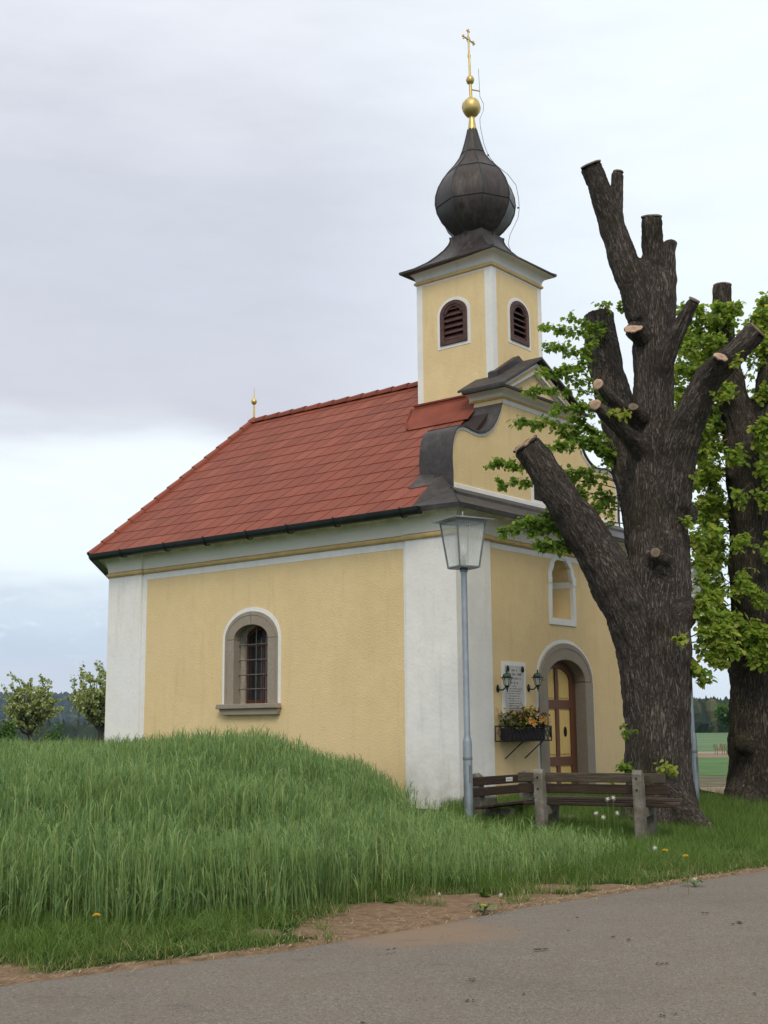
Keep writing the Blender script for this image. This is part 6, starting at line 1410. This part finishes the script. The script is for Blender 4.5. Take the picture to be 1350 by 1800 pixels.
shrub('small_bush', 162, 110, 1293, 1.9, 'low olive bush at the foot of the right fruit tree', BUSH, 9, 1800, .22, base=-3)
shrub('field_tree', 1284, 235, 1226, 3.1, 'light green leafy tree at the wood edge between the linden trunks', BUSH, 7, 4500, .55, base=.2, cat='tree')

def wood_mass(name, pts, mat, seed, hmin, hmax, seg=6):
    """many small tree shapes joined into one distant wood"""
    rr_ = random.Random(seed); V = []; Fc = []; T_ = []
    for (x, y, z) in pts:
        h = rr_.uniform(hmin, hmax); r0 = h * rr_.uniform(.22, .36); ti = min(1, max(0, rr_.gauss(.45, .25))); b = len(V); con = rr_.random() < .35
        pr_ = [(.5, 0), (1, .25), (.6, .6), (.05, 1.0)] if con else [(.5, 0), (1.1, .35), (1.05, .65), (.55, .9), (.05, 1.0)]
        ph = rr_.uniform(0, 6)
        for (q, t) in pr_:
            for k in range(seg): a = 2 * PI * k / seg + ph; w = rr_.uniform(.75, 1.25); V.append((x + r0 * q * w * math.cos(a), y + r0 * q * w * math.sin(a), z + h * t * rr_.uniform(.94, 1.05))); T_.append(min(1, max(0, ti + rr_.uniform(-.15, .15))))
        for i in range(len(pr_) - 1): Fc += [(b + i * seg + k, b + i * seg + (k + 1) % seg, b + (i + 1) * seg + (k + 1) % seg, b + (i + 1) * seg + k) for k in range(seg)]
    me = bpy.data.meshes.new(name); me.from_pydata(V, [], Fc); a = me.attributes.new('tint', 'FLOAT', 'POINT'); a.data.foreach_set('value', T_); me.materials.append(mat); o = bpy.data.objects.new(name, me); COL.objects.link(o); o['kind'] = 'stuff'; return o
rr = random.Random(77)
# right wood, 330 m away; left wood in the valley; wooded ridge far behind
pts = [(rr.uniform(55, 190), rr.uniform(328, 350), .2) for _ in range(620)]; wood_mass('far_wood', pts, WOODS, 1, 7.0, 9.5)
pts = [(rr.uniform(-190, -60), rr.uniform(390, 450), -10) for _ in range(900)]; wood_mass('valley_wood', pts, WOODS, 2, 10.5, 15.5)
def ridge_h(x, y):
    # height of the wooded ridge (metres) at plan position
    b = math.exp(-((y - 2600) / 520) ** 2) ; l = 66 + 30 * math.exp(-((x + 780) / 330) ** 2) + 16 * math.sin(x / 260 + 1) + 8 * math.sin(x / 97)
    r_ = 52 + 14 * math.sin(x / 180); k = 1 / (1 + math.exp(-(x + 50) / 160)); return b * (l * (1 - k) + r_ * k)
HX = np.linspace(-1700, 1900, 90); HY = np.linspace(1400, 3400, 26)
def hz(P): return np.array([ridge_h(p[0], p[1]) - 6 + 3 * noise.noise(Vector((p[0] / 90, p[1] / 90, 0))) for p in P])
hill_m = NT('wooded_hillside'); hill_m.color(hill_m.ramp(hill_m.noise(.02, 8, .7), [(.35, (.012, .022, .016)), (.55, (.022, .036, .022)), (.75, (.036, .048, .028))])); hill_m.rough(1.0); hill_m.bump(hill_m.noise(.06, 5), 1.0, 8)
grid('wooded_hills', HX, HY, hz, hill_m.m)
pts = []
for _ in range(5200):
    x = rr.uniform(-1150, -350) if rr.random() < .6 else rr.uniform(450, 1050); y = 2600 - abs(rr.gauss(0, 320)); pts.append((x, y, ridge_h(x, y) - 7))
wood_mass('ridge_forest', pts, WOODS, 3, 11, 19, 5)
# red harrow parked on the field track
hp = at(1266, 1330, 64); r = empty('harrow', (hp.x, hp.y, .25)); r.scale = (.3, .3, .42); tag(r, 'small rusty red farm harrow parked on the field track between the trunks', 'harrow')
REDP = simple('faded_red_paint', (.28, .06, .03), .7, var=.3)
mb = MB(); mb.tube([(-1.0, 0, .7), (1.0, 0, .7)], .05, 5); mb.tube([(-.2, -.4, .5), (.1, 0, 1.35), (.3, -.2, .5)], .05, 5); mb.build('harrow_frame', REDP, r)
for x in (-.95, -.55, .25, .6, .95): MB().tube([(x, 0, .7), (x - .12, .1, 1.15), (x + .1, .1, 1.3), (x + .22, .1, .5), (x + .1, 0, .02)], .035, 5).build('harrow_tine', RUST, r)

# ------------------------------------------------------------------ air
HAZE = True
if HAZE:
    hm = bpy.data.materials.new('haze'); hm.use_nodes = True; t = hm.node_tree; t.nodes.clear(); oo = t.nodes.new('ShaderNodeOutputMaterial'); pv = t.nodes.new('ShaderNodeVolumePrincipled'); pv.inputs['Color'].default_value = (.50, .70, 1.0, 1); pv.inputs['Density'].default_value = .00009; pv.inputs['Anisotropy'].default_value = .2
    t.links.new(pv.outputs[0], oo.inputs['Volume']); mb = MB(); mb.box((-1900, -120, -25), (2000, 3600, 165)); o = mb.build('haze', hm); o['kind'] = 'stuff'
